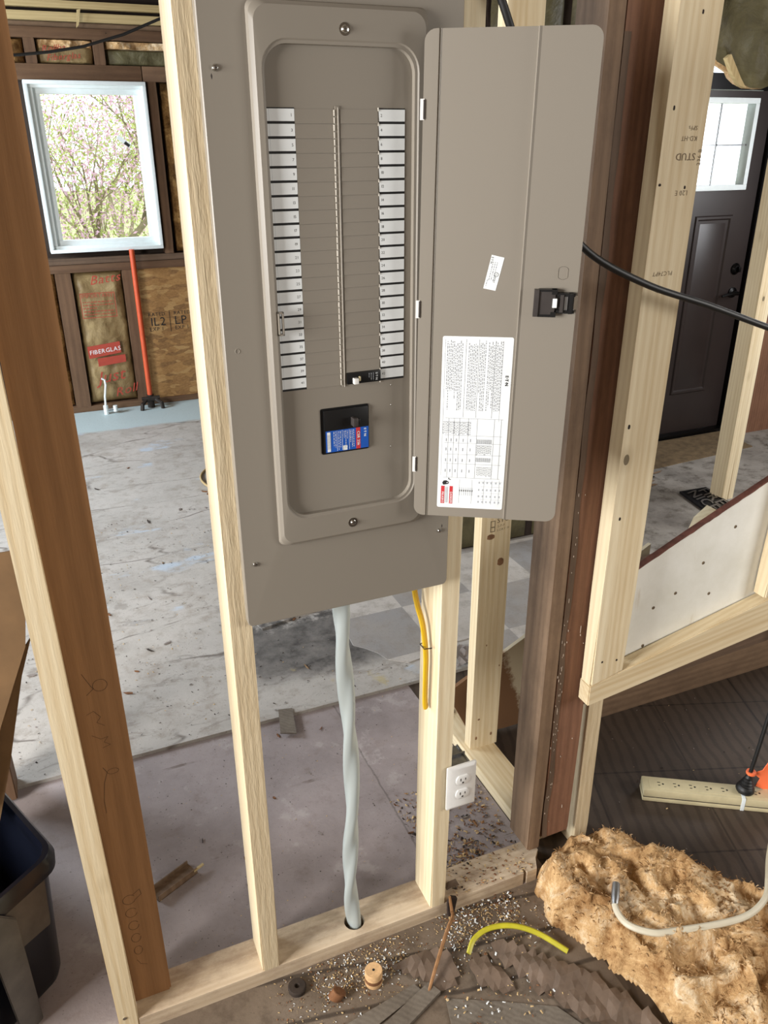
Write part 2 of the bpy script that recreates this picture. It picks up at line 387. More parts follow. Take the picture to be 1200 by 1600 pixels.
def lines(mb, o, ux, uy, wid, n, pitch, h, mat, seed, dash=.012):
    """small illegible print: rows of short dashes"""
    rr = random.Random(seed); o = Vector(o); ux = Vector(ux).normalized(); uy = Vector(uy).normalized()
    for i in range(n):
        x = 0; end = wid*(1 if rr.random() < .7 else rr.uniform(.4, .95))
        while x < end:
            w = min(rr.uniform(.25, 1)*dash, end-x); a = o + ux*x - uy*(i*pitch)
            mb.add([a, a+ux*w, a+ux*w+uy*h, a+uy*h], [(0, 1, 2, 3)], mat); x += w + dash*.28

def tag(o, label=None, cat=None, group=None, kind=None):
    if label: o['label'] = label
    if cat: o['category'] = cat
    if group: o['group'] = group
    if kind: o['kind'] = kind
    return o
def empty(name, loc): o = bpy.data.objects.new(name, None); C.objects.link(o); o.location = loc; o.empty_display_size = .05; return o
def struct(name, mb, parent=None, **k):
    o = mb.build(name, parent, **k)
    if not parent: o['kind'] = 'structure'
    return o

def lumber(name, base, w, d, top, mat, bev=.003, lean=(0, 0), botcut=None):
    """upright timber: base=(x0,y0,z0) low corner, w along x, d along y, to height top; lean = x,y drift at the top"""
    x0, y0, z0 = base; mb = MB(); L = top - z0
    bm = bmesh.new(); N = 8; rings = []
    for i in range(N+1):
        z = L*i/N; kx = lean[0]*i/N; ky = lean[1]*i/N
        c = [(-w/2, -d/2), (w/2, -d/2), (w/2, d/2), (-w/2, d/2)]
        rings.append([bm.verts.new((a+kx, b+ky, z + ((botcut[j] if botcut and i == 0 else 0)))) for j, (a, b) in enumerate(c)])
    for i in range(N):
        for k in range(4): bm.faces.new((rings[i][k], rings[i][(k+1) % 4], rings[i+1][(k+1) % 4], rings[i+1][k]))
    bm.faces.new(rings[0][::-1]); bm.faces.new(rings[N])
    long_e = [e for e in bm.edges if abs((e.verts[0].co-e.verts[1].co).z) > L/N*.5]
    bmesh.ops.bevel(bm, geom=long_e, offset=bev, segments=2, affect='EDGES')
    mb.bm(bm, mat)
    return mb.build(name, loc=(x0+w/2, y0+d/2, z0))
def plank(name, a, b, mat, parent=None, axis='x', bev=.003):
    """horizontal timber: box a..b, grain along axis (object z is the grain axis)"""
    a = Vector(a); b = Vector(b); c = (a+b)/2; h = (b-a)/2; mb = MB()
    if axis == 'x': mb.box((-h.z, -h.y, -h.x), (h.z, h.y, h.x), mat, bev); rot = (0, R(90), 0)
    elif axis == 'y': mb.box((-h.x, -h.z, -h.y), (h.x, h.z, h.y), mat, bev); rot = (R(-90), 0, 0)
    else: mb.box(-h, h, mat, bev); rot = (0, 0, 0)
    return mb.build(name, parent, loc=c, rot=rot)
XZ = lambda u, v, d: (u, d, v)

# ------------------------------------------------------------------ shell
def boxo(name, a, b, mat, kind='structure', parent=None, bev=0):
    mb = MB(); mb.box(a, b, mat, bev); o = mb.build(name, parent)
    if kind: o['kind'] = kind
    return o
boxo('floor', (-3, -4, -.03), (.72, 0, 0), 'fl_front')
boxo('floor', (-3, 0, -.03), (.74, .853, 0), 'fl_near')
boxo('floor', (.74, 0, -.03), (4.2, .853, 0), 'fl_parquet'); boxo('floor', (.72, -4, -.03), (4.2, 0, 0), 'fl_parquet')
boxo('floor', (-3, .853, -.03), (1.38, 4.6, .012), 'fl_worn')
boxo('floor', (1.38, .853, -.03), (4.2, 2.6, .012), 'fl_hall')
boxo('ceiling', (-3, -4, 2.46), (4.2, 4.7, 2.52), 'ceilmat')
# outer walls, left solid; area lamps inside them stand for unseen windows
boxo('wall_left', (-3.06, -4, 0), (-3, 4.7, 2.46), 'housewall'); boxo('wall_right', (4.2, -4, 0), (4.26, 2.6, 2.46), 'housewall')
boxo('wall_front', (-3, -4.06, 0), (4.2, -4, 2.46), 'housewall')
# far wall of the back room, behind its framing: sheathing round the window opening
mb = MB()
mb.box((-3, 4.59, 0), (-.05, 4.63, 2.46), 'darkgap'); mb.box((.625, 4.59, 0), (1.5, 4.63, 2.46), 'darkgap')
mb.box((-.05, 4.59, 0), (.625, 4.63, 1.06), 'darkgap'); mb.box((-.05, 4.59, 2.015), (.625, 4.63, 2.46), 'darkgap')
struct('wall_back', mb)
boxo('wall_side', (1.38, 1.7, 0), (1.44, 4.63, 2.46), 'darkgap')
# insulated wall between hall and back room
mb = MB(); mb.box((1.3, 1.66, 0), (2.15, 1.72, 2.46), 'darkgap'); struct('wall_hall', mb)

# ---- window_1
mb = MB(); x0, x1, z0, z1 = -.06, .632, 1.055, 2.02
def ring(mb, x0, x1, z0, z1, t, y0, y1, mat, bev=.003, tl=None):
    tl = t if tl is None else tl
    mb.box((x0, y0, z0), (x1, y1, z0+t), mat, bev); mb.box((x0, y0, z1-t), (x1, y1, z1), mat, bev)
    mb.box((x0, y0, z0+t*.98), (x0+tl, y1, z1-t*.98), mat, bev); mb.box((x1-t, y0, z0+t*.98), (x1, y1, z1-t*.98), mat, bev)
w1 = MB(); ring(w1, x0, x1, z0, z1, .022, 4.47, 4.60, 'vinyl'); win1 = struct('window_1', w1)
f = MB(); ring(f, x0+.018, x1-.018, z0+.018, z1-.018, .022, 4.50, 4.60, 'vinyl', tl=.03); f.build('window_frame', win1)
f = MB(); ring(f, x0+.045, x1-.036, z0+.036, z1-.036, .034, 4.53, 4.58, 'vinyl', tl=.04); sash = f.build('sash', win1)
f = MB(); f.box((x0+.06, 4.552, z0+.05), (x1-.05, 4.556, z1-.05), 'glass'); f.build('pane', sash)
f = MB(); f.prism([(.43, 1.71), (.50, 1.655), (.515, 1.675), (.445, 1.73)], XZ, 4.549, 4.5515, 'label')
f.prism([(.47, 1.68), (.497, 1.659), (.51, 1.672), (.483, 1.694)], XZ, 4.5485, 4.549, 'ink')
o = f.build('window_sticker', sash)

# ---- framing, insulation and sheathing of the far wall
YB = 4.50
def fstud(x0, x1, z0, z1, lab, mat='frame_old'):
    o = lumber('wall_stud', (x0, YB, z0), x1-x0, .09, z1, mat); tag(o, lab, 'wall stud', 'framing of the window wall'); return o
def fplank(name, a, b, mat, lab, cat='beam'):
    o = plank(name, a, b, mat); tag(o, lab, cat, 'framing of the window wall'); return o
fplank('bottom_plate', (-2.9, YB, .012), (1.37, 4.59, .05), 'frame_old', 'dark brown bottom plate along the floor under the window wall', 'wall plate')
fplank('header_beam', (-.9, YB, 2.022), (.62, 4.59, 2.105), 'frame_old', 'brown header beam right above the white window')
fplank('header_beam', (.625, YB, 2.022), (1.37, 4.59, 2.105), 'frame_old', 'short brown header piece at the right end above the white window')
fplank('top_plate', (-2.9, YB-.01, 2.235), (1.37, 4.59, 2.29), 'frame_old', 'brown top plate over the cripple studs above the window', 'wall plate')
fplank('top_plate', (-2.9, YB+.01, 2.292), (1.37, 4.59, 2.318), 'old', 'darker thin plate lying on the top plate above the window', 'wall plate')
fplank('lath_board', (-2.9, YB-.03, 2.32), (1.37, YB+.03, 2.365), 'lath', 'pale board under the ceiling above the window, lower of two', 'board')
fplank('lath_board', (-2.9, YB-.05, 2.383), (1.37, YB+.01, 2.42), 'lath', 'pale board under the ceiling above the window, upper of two', 'board')
o = MB(); o.prism([(.29, 2.375), (.31, 2.38), (.29, 2.30), (.275, 2.285)], XZ, YB-.065, YB-.055, 'lath'); o = o.build('wood_splinter'); tag(o, 'pale broken wood splinter hanging from the board above the window', 'splinter')
fplank('sill_plate', (-.9, YB, .98), (1.37, 4.59, 1.018), 'old_dark', 'dark sill plate just under the window', 'wall plate')
fplank('sill_plate', (-.9, YB-.004, .93), (1.37, 4.586, .978), 'frame_old', 'lighter brown sill plate doubled below the dark one under the window', 'wall plate')
fstud(-.02, .04, 2.105, 2.235, 'short cripple stud above the header, left of the red-printed batt')
fstud(.36, .42, 2.105, 2.235, 'short cripple stud above the header, between two batts')
fstud(.645, .70, 1.02, 2.022, 'brown stud along the right side of the window')
fstud(-.06, .035, .05, .93, 'brown stud left of the red-bannered batt under the window')
fstud(.352, .425, .05, .93, 'brown stud between the batt and the strand board, behind the orange pipe')
fplank('wall_stud', (-.35, YB, .05), (-.29, 4.59, .93), 'frame_old', 'brown stud far left under the window wall', 'wall stud')

def batt(name, x0, x1, z0, z1, y, mat, th=.05, seed=1, amp=.02, nx=26, nz=40):
    mb = MB(); vs = []; fs = []
    for j in range(nz+1):
        for i in range(nx+1):
            u, v = i/nx, j/nz; e = min(1, min(u, 1-u)*7)*min(1, min(v, 1-v)*12)
            x = x0+(x1-x0)*u; z = z0+(z1-z0)*v
            n = noise.fractal(Vector((x*9+seed*7, z*7, seed)), 1, 2, 4)
            vs.append((x + .006*noise.noise(Vector((z*20, seed, u*3))), y - th*math.sqrt(max(0, e)) - amp*n*e, z))
    for j in range(nz):
        for i in range(nx): a = j*(nx+1)+i; fs.append((a, a+1, a+nx+2, a+nx+1))
    o = len(vs); vs += [(x0, y+.03, z0), (x1, y+.03, z0), (x1, y+.03, z1), (x0, y+.03, z1)]
    fs.append((o, o+3, o+2, o+1))
    e1 = list(range(nx+1)); e2 = [nz*(nx+1)+i for i in range(nx+1)]; l = [j*(nx+1) for j in range(nz+1)]; r = [j*(nx+1)+nx for j in range(nz+1)]
    fs.append(tuple([o, o+1]+e1[::-1])); fs.append(tuple([o+3]+e2+[o+2])); fs.append(tuple([o, *l, o+3])[::1]); fs.append(tuple([o+1, o+2, *r[::-1]]))
    mb.add(vs, fs, mat); return mb.build(name, smooth=60)
kb = batt('insulation_batt', .045, .348, .06, .925, YB+.05, 'kraft', .04, 1, .018)
tag(kb, 'kraft-faced insulation batt with red banner print, under the window', 'insulation batt', 'insulation of the window wall')
YF = YB-.012
p = MB(); p.prism([(.065, .455), (.275, .475), (.277, .40), (.068, .375)], XZ, YF-.004, YF, 'redink'); p.prism([(.12, .372), (.30, .385), (.30, .335), (.12, .318)], XZ, YF-.004, YF, 'redink')
text(p, 'FIBERGLAS', (.075, YF-.0045, .40), (1, 0, .09), (0, 0, 1), .040, 'label'); p.build('printed_banner', kb)
p = MB(); text(p, 'Just', (.10, YF-.004, .20), (1, 0, .12), (.25, 0, 1), .12, 'redink'); text(p, 'Roll', (.20, YF-.004, .10), (1, 0, .2), (.25, 0, 1), .09, 'redink')
text(p, 'Batts', (.14, YF-.004, .85), (1, 0, .1), (.3, 0, 1), .085, 'redink'); text(p, 'IMPORTANT', (.075, YF-.004, .77), (1, 0, .0), (0, 0, 1), .034, 'redink')
ring(p, .068, .285, .64, .80, .004, YF-.004, YF-.002, 'redink', 0); lines(p, (.08, YF-.004, .74), (1, 0, 0), (0, 0, 1), .19, 5, .02, .006, 'redink', 4, .02)
p.build('red_print', kb)
kb = batt('insulation_batt', .045, .355, 2.11, 2.2, YB+.05, 'kraft', .03, 2, .01, 26, 14)
tag(kb, 'kraft-faced batt with red script above the window header', 'insulation batt', 'insulation of the window wall')
p = MB(); text(p, 'Rollba', (.07, YB+.005, 2.165), (1, 0, .1), (.3, 0, 1), .05, 'redink'); text(p, 'Fiberglas', (.09, YB+.005, 2.12), (1, 0, .1), (.3, 0, 1), .05, 'redink'); p.build('red_print', kb)
def wooltuft(x0, x1, z0, z1, y, mat, seed, lab):
    o = batt('insulation_tuft', x0, x1, z0, z1, y, mat, .04, seed, .045, 40, 30); tag(o, lab, 'insulation', 'insulation of the window wall')
wooltuft(.05, .355, 2.185, 2.233, YB+.05, 'wool', 5, 'torn yellow wool edge over the red-script batt')
wooltuft(.425, 1.0, 2.19, 2.233, YB+.05, 'wool', 6, 'torn yellow wool edge right of the middle cripple stud')
o = batt('insulation_batt', .425, 1.0, 2.107, 2.19, YB+.05, 'kraft_dark', .03, 8, .02, 26, 14); tag(o, 'dark creased batt above the header, right of the middle cripple stud', 'insulation batt', 'insulation of the window wall')
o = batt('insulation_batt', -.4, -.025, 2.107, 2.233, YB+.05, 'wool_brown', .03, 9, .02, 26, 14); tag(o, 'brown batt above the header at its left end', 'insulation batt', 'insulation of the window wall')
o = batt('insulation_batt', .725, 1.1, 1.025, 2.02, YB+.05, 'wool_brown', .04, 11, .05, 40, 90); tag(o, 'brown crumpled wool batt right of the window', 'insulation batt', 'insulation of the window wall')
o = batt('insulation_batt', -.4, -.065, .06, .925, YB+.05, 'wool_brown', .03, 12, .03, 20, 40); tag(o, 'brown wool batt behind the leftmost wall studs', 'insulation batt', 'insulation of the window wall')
ob = MB(); ob.box((-.55, 0, -.44), (.36, .012, .44), 'osb')
o = ob.build('strand_board', loc=(.985, YB+.02, .49)); tag(o, 'golden strand board panel with black stamps, right of the orange pipe', 'board')
p = MB()
for i, (s_, xx) in enumerate((('1L2', -.50), ('LP', -.33), ('OSB', -.17), ('24', -.05))):
    text(p, s_, (xx, -.001, .06), (1, 0, 0), (0, 0, 1), .08, 'ink'); text(p, 'EXP 1', (xx, -.001, .025), (1, 0, 0), (0, 0, 1), .036, 'ink')
    text(p, 'RATED', (xx, -.001, .125), (1, 0, 0), (0, 0, 1), .034, 'ink')
p.box((-.36, -.002, .015), (-.357, -.001, .155), 'ink'); p.box((-.20, -.002, .015), (-.197, -.001, .155), 'ink')
p.build('stamp', o)

# orange pipe + base fitting, white stub
e = empty('orange_pipe', (.423, 4.44, .012)); tag(e, 'orange-red vertical pipe with dark iron foot below the window', 'pipe')
p = MB(); p.cyl((0, 0, .07), (0, 0, 1.05), .017, 'orangepipe'); p.build('pipe', e)
p = MB(); p.cyl((0, 0, .0), (0, 0, .09), .024, 'iron'); p.tube([(-.07, -.06, .0), (-.065, -.06, .04), (-.03, -.02, .06), (.03, -.02, .06), (.065, -.06, .04), (.07, -.06, 0)], .014, 'iron', 8); p.cyl((-.06, -.02, .07), (.06, -.02, .07), .013, 'iron'); p.build('iron_fitting', e)
e = empty('white_pipe_stub', (.12, 4.40, .012)); tag(e, 'thin white bent water pipe with a small valve on the far floor', 'pipe')
p = MB(); p.tube([(0, 0, .05), (.005, 0, .12), (.02, 0, .2), (.018, .0, .235), (0, .0, .245)], .007, 'vinyl', 8); p.build('pipe', e)
p = MB(); p.cyl((0, 0, 0), (0, 0, .06), .016, 'vinyl'); p.cyl((0, 0, .03), (.07, -.01, .035), .01, 'galv'); p.cyl((.06, -.01, .015), (.06, -.01, .055), .014, 'vinyl'); p.build('valve', e)
# tan cord loops on the floor
p = MB(); P = []
for i in range(60): a = i/59*4.2*math.pi; P.append((.56+.11*math.cos(a)+.004*i*.2, 2.86 + .22*math.sin(a)*(.8+.004*i) - .004*i + .1, .02+.006*math.sin(a*2)+.0003*i))
p.tube(P, .006, 'coil', 8); o = p.build('cord_coil'); tag(o, 'loops of tan cord on the floor of the window room', 'cord')
# ceiling cable in the back room
p = MB(); P = [(-.5+.14*i, 3.0, 2.03 - .045*math.sin(i/8*3.1) + .012*i*1.2 + (.0016*i*i)) for i in range(9)]
P = [(-.6, 3, 2.0), (-.35, 3, 2.005), (-.1, 3, 2.025), (.03, 3, 2.04), (.166, 3, 2.064), (.34, 3, 2.115), (.514, 3, 2.185), (.7, 3, 2.28), (.9, 3, 2.46)]
p.tube(P, .006, 'rubber', 8); o = p.build('hanging_cable'); tag(o, 'thin black cable sagging under the ceiling of the window room', 'cable')

# trees outside the window
def tree(x, y, h, seed, lab, nleaf=15000, pink=.55):
    rr = random.Random(seed); e = empty('blossom_tree', (x, y, -1.2)); tag(e, lab, 'tree', 'trees outside the window')
    tips = []
    tk = MB()
    def grow(p, d, L, r, dep):
        pts = [p]; rad = [r]
        for i in range(5):
            d = (d + Vector((rr.uniform(-.25, .25), rr.uniform(-.2, .2), rr.uniform(-.1, .16)))).normalized(); p = p + d*L/5; pts.append(p); rad.append(r*(1-.1*(i+1)))
            if dep > 1: tips.append(p)
        tk.tube(pts, rad, 'trunk', 7 if dep < 2 else 4)
        if dep < 4:
            for k in range(3 if dep else 4):
                nd = (d + Vector((rr.uniform(-1, 1), rr.uniform(-.7, .7), rr.uniform(-.3, .7)))).normalized(); grow(pts[rr.randint(2, 5)], nd, L*.68, r*.55, dep+1)
    grow(Vector((0, 0, 0)), Vector((rr.uniform(-.2, .2), 0, 1)), h*.42, .07, 0)
    tk.build('trunk', e)
    vs = []; fl = MB()
    for mat, frac in (('leafg', 1-pink), ('leafp', pink)):
        vs = []; fs = []
        for i in range(int(nleaf*frac)):
            c = rr.choice(tips) + Vector((rr.gauss(0, .22), rr.gauss(0, .22), rr.gauss(0, .22))); s = rr.uniform(.010, .024)
            a = Vector((rr.gauss(0, 1), rr.gauss(0, 1), rr.gauss(0, 1))).normalized(); b = a.orthogonal().normalized(); o = len(vs)
            vs += [c-a*s*1.3, c+b*s*.6, c+a*s*1.3, c-b*s*.6]; fs.append((o, o+1, o+2, o+3))
        fl.add(vs, fs, mat)
    g = fl.build('blossom_and_leaf', e, smooth=0); g['kind'] = 'stuff'
tree(.35, 8.4, 4.4, 3, 'pink-blossomed tree nearest the window, trunk left in the pane')
tree(1.35, 13.5, 5.2, 11, 'greener tree standing farther back outside the window', pink=.3)
tree(-.3, 11.0, 5.0, 19, 'leafy tree between the other two outside the window', 16000, .2)
boxo('ground', (-20, 4.8, -1.3), (30, 60, -1.2), 'lawn')

# ------------------------------------------------------------------ front door wall
YD = 2.5
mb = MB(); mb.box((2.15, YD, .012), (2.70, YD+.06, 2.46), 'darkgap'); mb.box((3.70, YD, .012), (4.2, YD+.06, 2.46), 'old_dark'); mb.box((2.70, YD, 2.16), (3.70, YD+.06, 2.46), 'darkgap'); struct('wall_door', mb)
mb = MB(); mb.box((2.70, YD-.02, .012), (2.75, YD+.08, 2.16), 'door'); mb.box((3.655, YD-.02, .012), (3.70, YD+.08, 2.16), 'doorhw'); mb.box((2.70, YD-.02, 1.925), (3.70, YD+.08, 2.0), 'doorhw'); mb.box((2.70, YD-.02, 2.09), (3.70, YD+.08, 2.16), 'vinyl'); mb.box((2.7, YD-.05, .012), (3.7, YD+.08, .035), 'doorhw', .004)
tr = struct('trim_1', mb)
mb = MB(); mb.box((2.75, YD+.02, 2.0), (3.655, YD+.026, 2.09), 'glass'); tw = struct('window_2', mb)
# door leaf with glazed light, two moulded panels
dx0, dx1, dz0, dz1 = 2.755, 3.65, .036, 1.922; lx0, lx1, lz0, lz1 = 2.86, 3.545, 1.44, 1.878
mb = MB()
mb.box((dx0, YD, dz0), (dx1, YD+.045, lz0), 'door'); mb.box((dx0, YD, lz1), (dx1, YD+.045, dz1), 'door'); mb.box((dx0, YD, lz0), (lx0, YD+.045, lz1), 'door'); mb.box((lx1, YD, lz0), (dx1, YD+.045, lz1), 'door')
def rpanel(x0, x1, z0, z1):
    for k, (ins, dep) in enumerate(((0, 0), (.012, .010), (.026, .010), (.05, .002))): pass
    L = []
    for ins, dep in ((0, -.0005), (.006, -.008), (.018, -.008), (.030, .004), (.055, -.004)): L.append([(x0+ins, YD+dep, z0+ins), (x1-ins, YD+dep, z0+ins), (x1-ins, YD+dep, z1-ins), (x0+ins, YD+dep, z1-ins)])
    vs = [p for q in L for p in q]; fs = []
    for k in range(len(L)-1):
        for i in range(4): fs.append((k*4+i, k*4+(i+1) % 4, k*4+4+(i+1) % 4, k*4+4+i))
    fs.append((16, 17, 18, 19)); mb.add(vs, fs, 'door')
rpanel(2.87, 3.16, .28, 1.30); rpanel(3.23, 3.50, .28, 1.30)
door = struct('door_1', mb, smooth=25)
mb = MB(); ring(mb, lx0-.01, lx1+.01, lz0-.01, lz1+.01, .028, YD-.012, YD+.05, 'vinyl', .004); df = mb.build('light_frame', door)
mb = MB(); mb.box((lx0, YD+.02, lz0), (lx1, YD+.025, lz1), 'glass'); mb.build('pane', df)
mb = MB()
for xx in (3.08, 3.312): mb.box((xx, YD+.012, lz0), (xx+.008, YD+.018, lz1), 'galv')
mb.box((lx0, YD+.012, 1.655), (lx1, YD+.018, 1.663), 'galv'); mb.build('muntin', df)
mb = MB(); mb.lathe([(.001, .0), (.033, .0), (.033, .006), (.022, .02), (.001, .022)], 'doorhw', Matrix.Translation((3.585, YD, 1.0)) @ Matrix.Rotation(R(90), 4, 'X')); mb.box((3.578, YD-.04, .985), (3.592, YD-.018, 1.015), 'doorhw', .003); mb.build('deadbolt', door)
mb = MB(); mb.lathe([(.001, .0), (.03, .0), (.03, .008), (.012, .014), (.012, .05), (.001, .05)], 'doorhw', Matrix.Translation((3.59, YD, .865)) @ Matrix.Rotation(R(90), 4, 'X')); mb.tube([(3.59, YD-.045, .865), (3.55, YD-.05, .868), (3.50, YD-.048, .862), (3.475, YD-.045, .855)], [.011, .010, .008, .006], 'doorhw'); mb.build('door_handle', door)
# strand board patch on the hall floor by the door, black threshold already built
mb = MB(); mb.prism([(2.2, 2.05), (3.6, 2.15), (3.62, 2.44), (2.2, 2.44)], lambda u, v, d: (u, v, d), .012, .018, 'dusty_board'); o = mb.build('strand_board_patch'); tag(o, 'dusty strand board patch on the floor in front of the dark door', 'board')
# double stud in the hall
o = lumber('wall_stud', (2.84, 1.605, .012), .038, .089, 2.46, 'pine'); tag(o, 'fresh stud in front of the dark door, left of the doubled pair', 'wall stud')
o = lumber('wall_stud', (2.882, 1.61, .012), .038, .089, 2.46, 'pine'); tag(o, 'fresh stud in front of the dark door, right of the doubled pair', 'wall stud')
boxo('wall_beyond', (3.72, 2.36, 0), (4.2, 2.40, 2.46), 'old_red')
o = plank('white_trim_board', (3.70, 2.05, .012), (4.15, 2.13, .045), 'vinyl'); tag(o, 'white trim board lying on the hall floor at the right edge', 'board')

# cast metal sign lying at the foot of the doubled stud
def signfn(o_, ux, uy):
    return lambda u, v, d: tuple(Vector(o_) + Vector(ux)*u + Vector(uy)*v + Vector((0, 0, d)))
so = Vector((2.646, 1.459, .016)); sux = Vector((.19, .084, .012)).normalized(); suy = Vector((.059, .303, 0)).normalized(); SW, SH = .208, .31
# corners measured on the floor: (2.646,1.459) (2.836,1.543) (2.872,1.754) (2.705,1.762)
fn = lambda u, v, d: ((2.646*(1-u)+2.836*u)*(1-v)+(2.705*(1-u)+2.872*u)*v, (1.459*(1-u)+1.543*u)*(1-v)+(1.762*(1-u)+1.754*u)*v, .016+.05*u*0+d)
sg = empty('cast_metal_sign', (2.75, 1.6, .012)); tag(sg, 'small dark metal sign with raised letters on the floor below the doubled stud', 'sign')
Mi = Matrix.Translation((-2.75, -1.6, -.012))
mb = MB(); mb.prism([(0, 0), (1, 0), (1, 1), (0, 1)], fn, 0, .006, 'signmetal')
for a, b in (((0, 0), (1, .05)), ((0, .95), (1, 1)), ((0, .05), (.06, .95)), ((.94, .05), (1, .95))): mb.prism([(a[0], a[1]), (b[0], a[1]), (b[0], b[1]), (a[0], b[1])], fn, .006, .011, 'signmetal')
mb.v = [tuple(Mi @ Vector(v)) for v in mb.v]; mb.build('plate', sg)
mb = MB()
ux = Vector(fn(.5, 0, 0))-Vector(fn(.5, 1, 0)); uy = Vector(fn(1, .5, 0))-Vector(fn(0, .5, 0))
text(mb, 'NICE', Vector(fn(.16, .93, .011)), ux, uy, .105, 'signletter', bold=1)
text(mb, 'FIRE', Vector(fn(.58, .93, .011)), ux, uy, .105, 'signletter', bold=1)
mb.v = [tuple(Mi @ Vector(v)) for v in mb.v]; mb.build('raised_lettering', sg)

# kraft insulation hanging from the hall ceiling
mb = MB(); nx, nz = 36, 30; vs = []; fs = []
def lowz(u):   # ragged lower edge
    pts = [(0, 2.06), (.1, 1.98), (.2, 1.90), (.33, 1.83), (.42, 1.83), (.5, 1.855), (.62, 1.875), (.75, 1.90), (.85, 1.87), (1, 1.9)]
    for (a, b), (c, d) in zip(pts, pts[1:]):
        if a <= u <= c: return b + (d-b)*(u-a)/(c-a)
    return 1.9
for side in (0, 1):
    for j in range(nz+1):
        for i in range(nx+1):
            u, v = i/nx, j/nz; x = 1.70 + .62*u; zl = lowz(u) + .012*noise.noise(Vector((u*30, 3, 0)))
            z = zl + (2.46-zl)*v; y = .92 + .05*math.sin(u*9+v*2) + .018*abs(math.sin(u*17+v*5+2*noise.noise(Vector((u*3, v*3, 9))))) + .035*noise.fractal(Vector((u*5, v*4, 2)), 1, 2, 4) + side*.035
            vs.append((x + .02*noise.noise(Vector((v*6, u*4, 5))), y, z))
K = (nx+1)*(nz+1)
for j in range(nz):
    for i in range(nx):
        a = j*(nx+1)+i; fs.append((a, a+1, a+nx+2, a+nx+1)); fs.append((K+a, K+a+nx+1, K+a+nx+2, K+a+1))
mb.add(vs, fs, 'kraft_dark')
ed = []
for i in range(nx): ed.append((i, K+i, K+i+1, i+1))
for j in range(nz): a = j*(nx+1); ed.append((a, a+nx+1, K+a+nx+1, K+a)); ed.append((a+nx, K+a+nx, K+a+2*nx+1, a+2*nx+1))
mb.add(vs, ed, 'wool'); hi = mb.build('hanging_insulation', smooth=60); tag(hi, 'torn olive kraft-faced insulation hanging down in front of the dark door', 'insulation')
mb = MB(); mb.prism([(1.735, 1.90), (1.75, 1.91), (1.80, 1.85), (1.825, 1.825), (1.80, 1.83), (1.765, 1.86)], XZ, .86, .875, 'lath'); mb.build('torn_strip', hi)

# bits of the insulated wall behind the panel
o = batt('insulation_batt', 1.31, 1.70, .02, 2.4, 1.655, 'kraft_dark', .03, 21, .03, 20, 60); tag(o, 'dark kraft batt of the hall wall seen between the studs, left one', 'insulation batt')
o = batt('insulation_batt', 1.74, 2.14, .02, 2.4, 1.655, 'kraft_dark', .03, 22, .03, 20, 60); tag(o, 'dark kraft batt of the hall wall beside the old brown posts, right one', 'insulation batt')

# ------------------------------------------------------------------ the open stud wall holding the panel
ZT = 2.46
# bottom plate with the drilled cable hole
mb = MB(); hx, hy, hr = .228, .040, .0235; A, B = -.2645, .70
bm = bmesh.new(); x0, x1 = .17, .29; D = .089; n = 40
outer = []
AN = sorted([2*math.pi*k/36+.01 for k in range(36)] + [math.atan2(v_, u_) % (2*math.pi) for u_ in (x0-hx, x1-hx) for v_ in (-hy, D-hy)])
for a in AN:
    ca, sa = math.cos(a), math.sin(a)
    tx = ((x1-hx) if ca > 0 else (hx-x0))/max(abs(ca), 1e-6); ty = ((D-hy) if sa > 0 else hy)/max(abs(sa), 1e-6); t_ = min(tx, ty); outer.append((hx+ca*t_, hy+sa*t_))
for z, flip in ((.038, 0), (0.0, 1)):
    o_ = [bm.verts.new((x, y, z)) for x, y in outer]; i_ = [bm.verts.new((hx+hr*math.cos(a), hy+hr*math.sin(a), z)) for a in AN]
    for k in range(n):
        q = (o_[k], o_[(k+1) % n], i_[(k+1) % n], i_[k]); bm.faces.new(q if not flip else q[::-1])
    if z: it = i_; ot = o_
    else: ib = i_; obt = o_
for k in range(n):
    bm.faces.new((it[k], it[(k+1) % n], ib[(k+1) % n], ib[k])); bm.faces.new((ot[(k+1) % n], ot[k], obt[k], obt[(k+1) % n]))
mb.bm(bm, 'pine_dirty')
mb.box((A, 0, 0), (x0, D, .038), 'pine_dirty'); mb.box((x1, 0, 0), (.62, D, .038), 'pine_dirty')
mb.prism([(.62, 0), (.655, 0), (.662, -.0), (.668, .02), (.672, 0), (.70, 0), (.715, .03), (.735, .05), (.735, D), (.62, D)], lambda u, v, d: (u, max(0, v), d), 0, .038, 'pine_dirty')
Mx = Matrix.Rotation(R(-90), 4, 'Y')     # object z runs along the plate
inv = Mx.inverted(); mb.v = [tuple(inv @ Vector(v)) for v in mb.v]
o = mb.build('bottom_plate'); o.matrix_world = Mx; tag(o, 'dusty pine bottom plate under the electrical panel, with a drilled cable hole', 'wall plate')
o = lumber('wall_stud', (0, 0, .038), .038, .089, ZT, 'pine_rough', lean=(.004, 0)); tag(o, 'rough pine stud along the left edge of the electrical panel', 'wall stud')
o = lumber('wall_stud', (.4064, 0, .038), .038, .089, ZT, 'pine', lean=(.016, 0)); tag(o, 'pine stud along the right edge of the electrical panel, yellow cable on it', 'wall stud')
p = MB(); P = [(.024+.004*noise.noise(Vector((0, 0, z*30)))+.0065*z, .004 + .0*z, z) for z in [1.66+i*.02 for i in range(36)]]
p.tube(P, [.006+.003*noise.noise(Vector((3, z[2]*40, 0))) for z in P], 'bark', 7); bk = p.build('bark_edge', o); bk.location = (0, -.044, 0)
o = lumber('wall_stud', (-.303, 0, .0), .0385, .038, ZT, 'pine', lean=(-.022, .0)); tag(o, 'leaning pine stud at the far left, nailed to the plate end', 'wall stud')
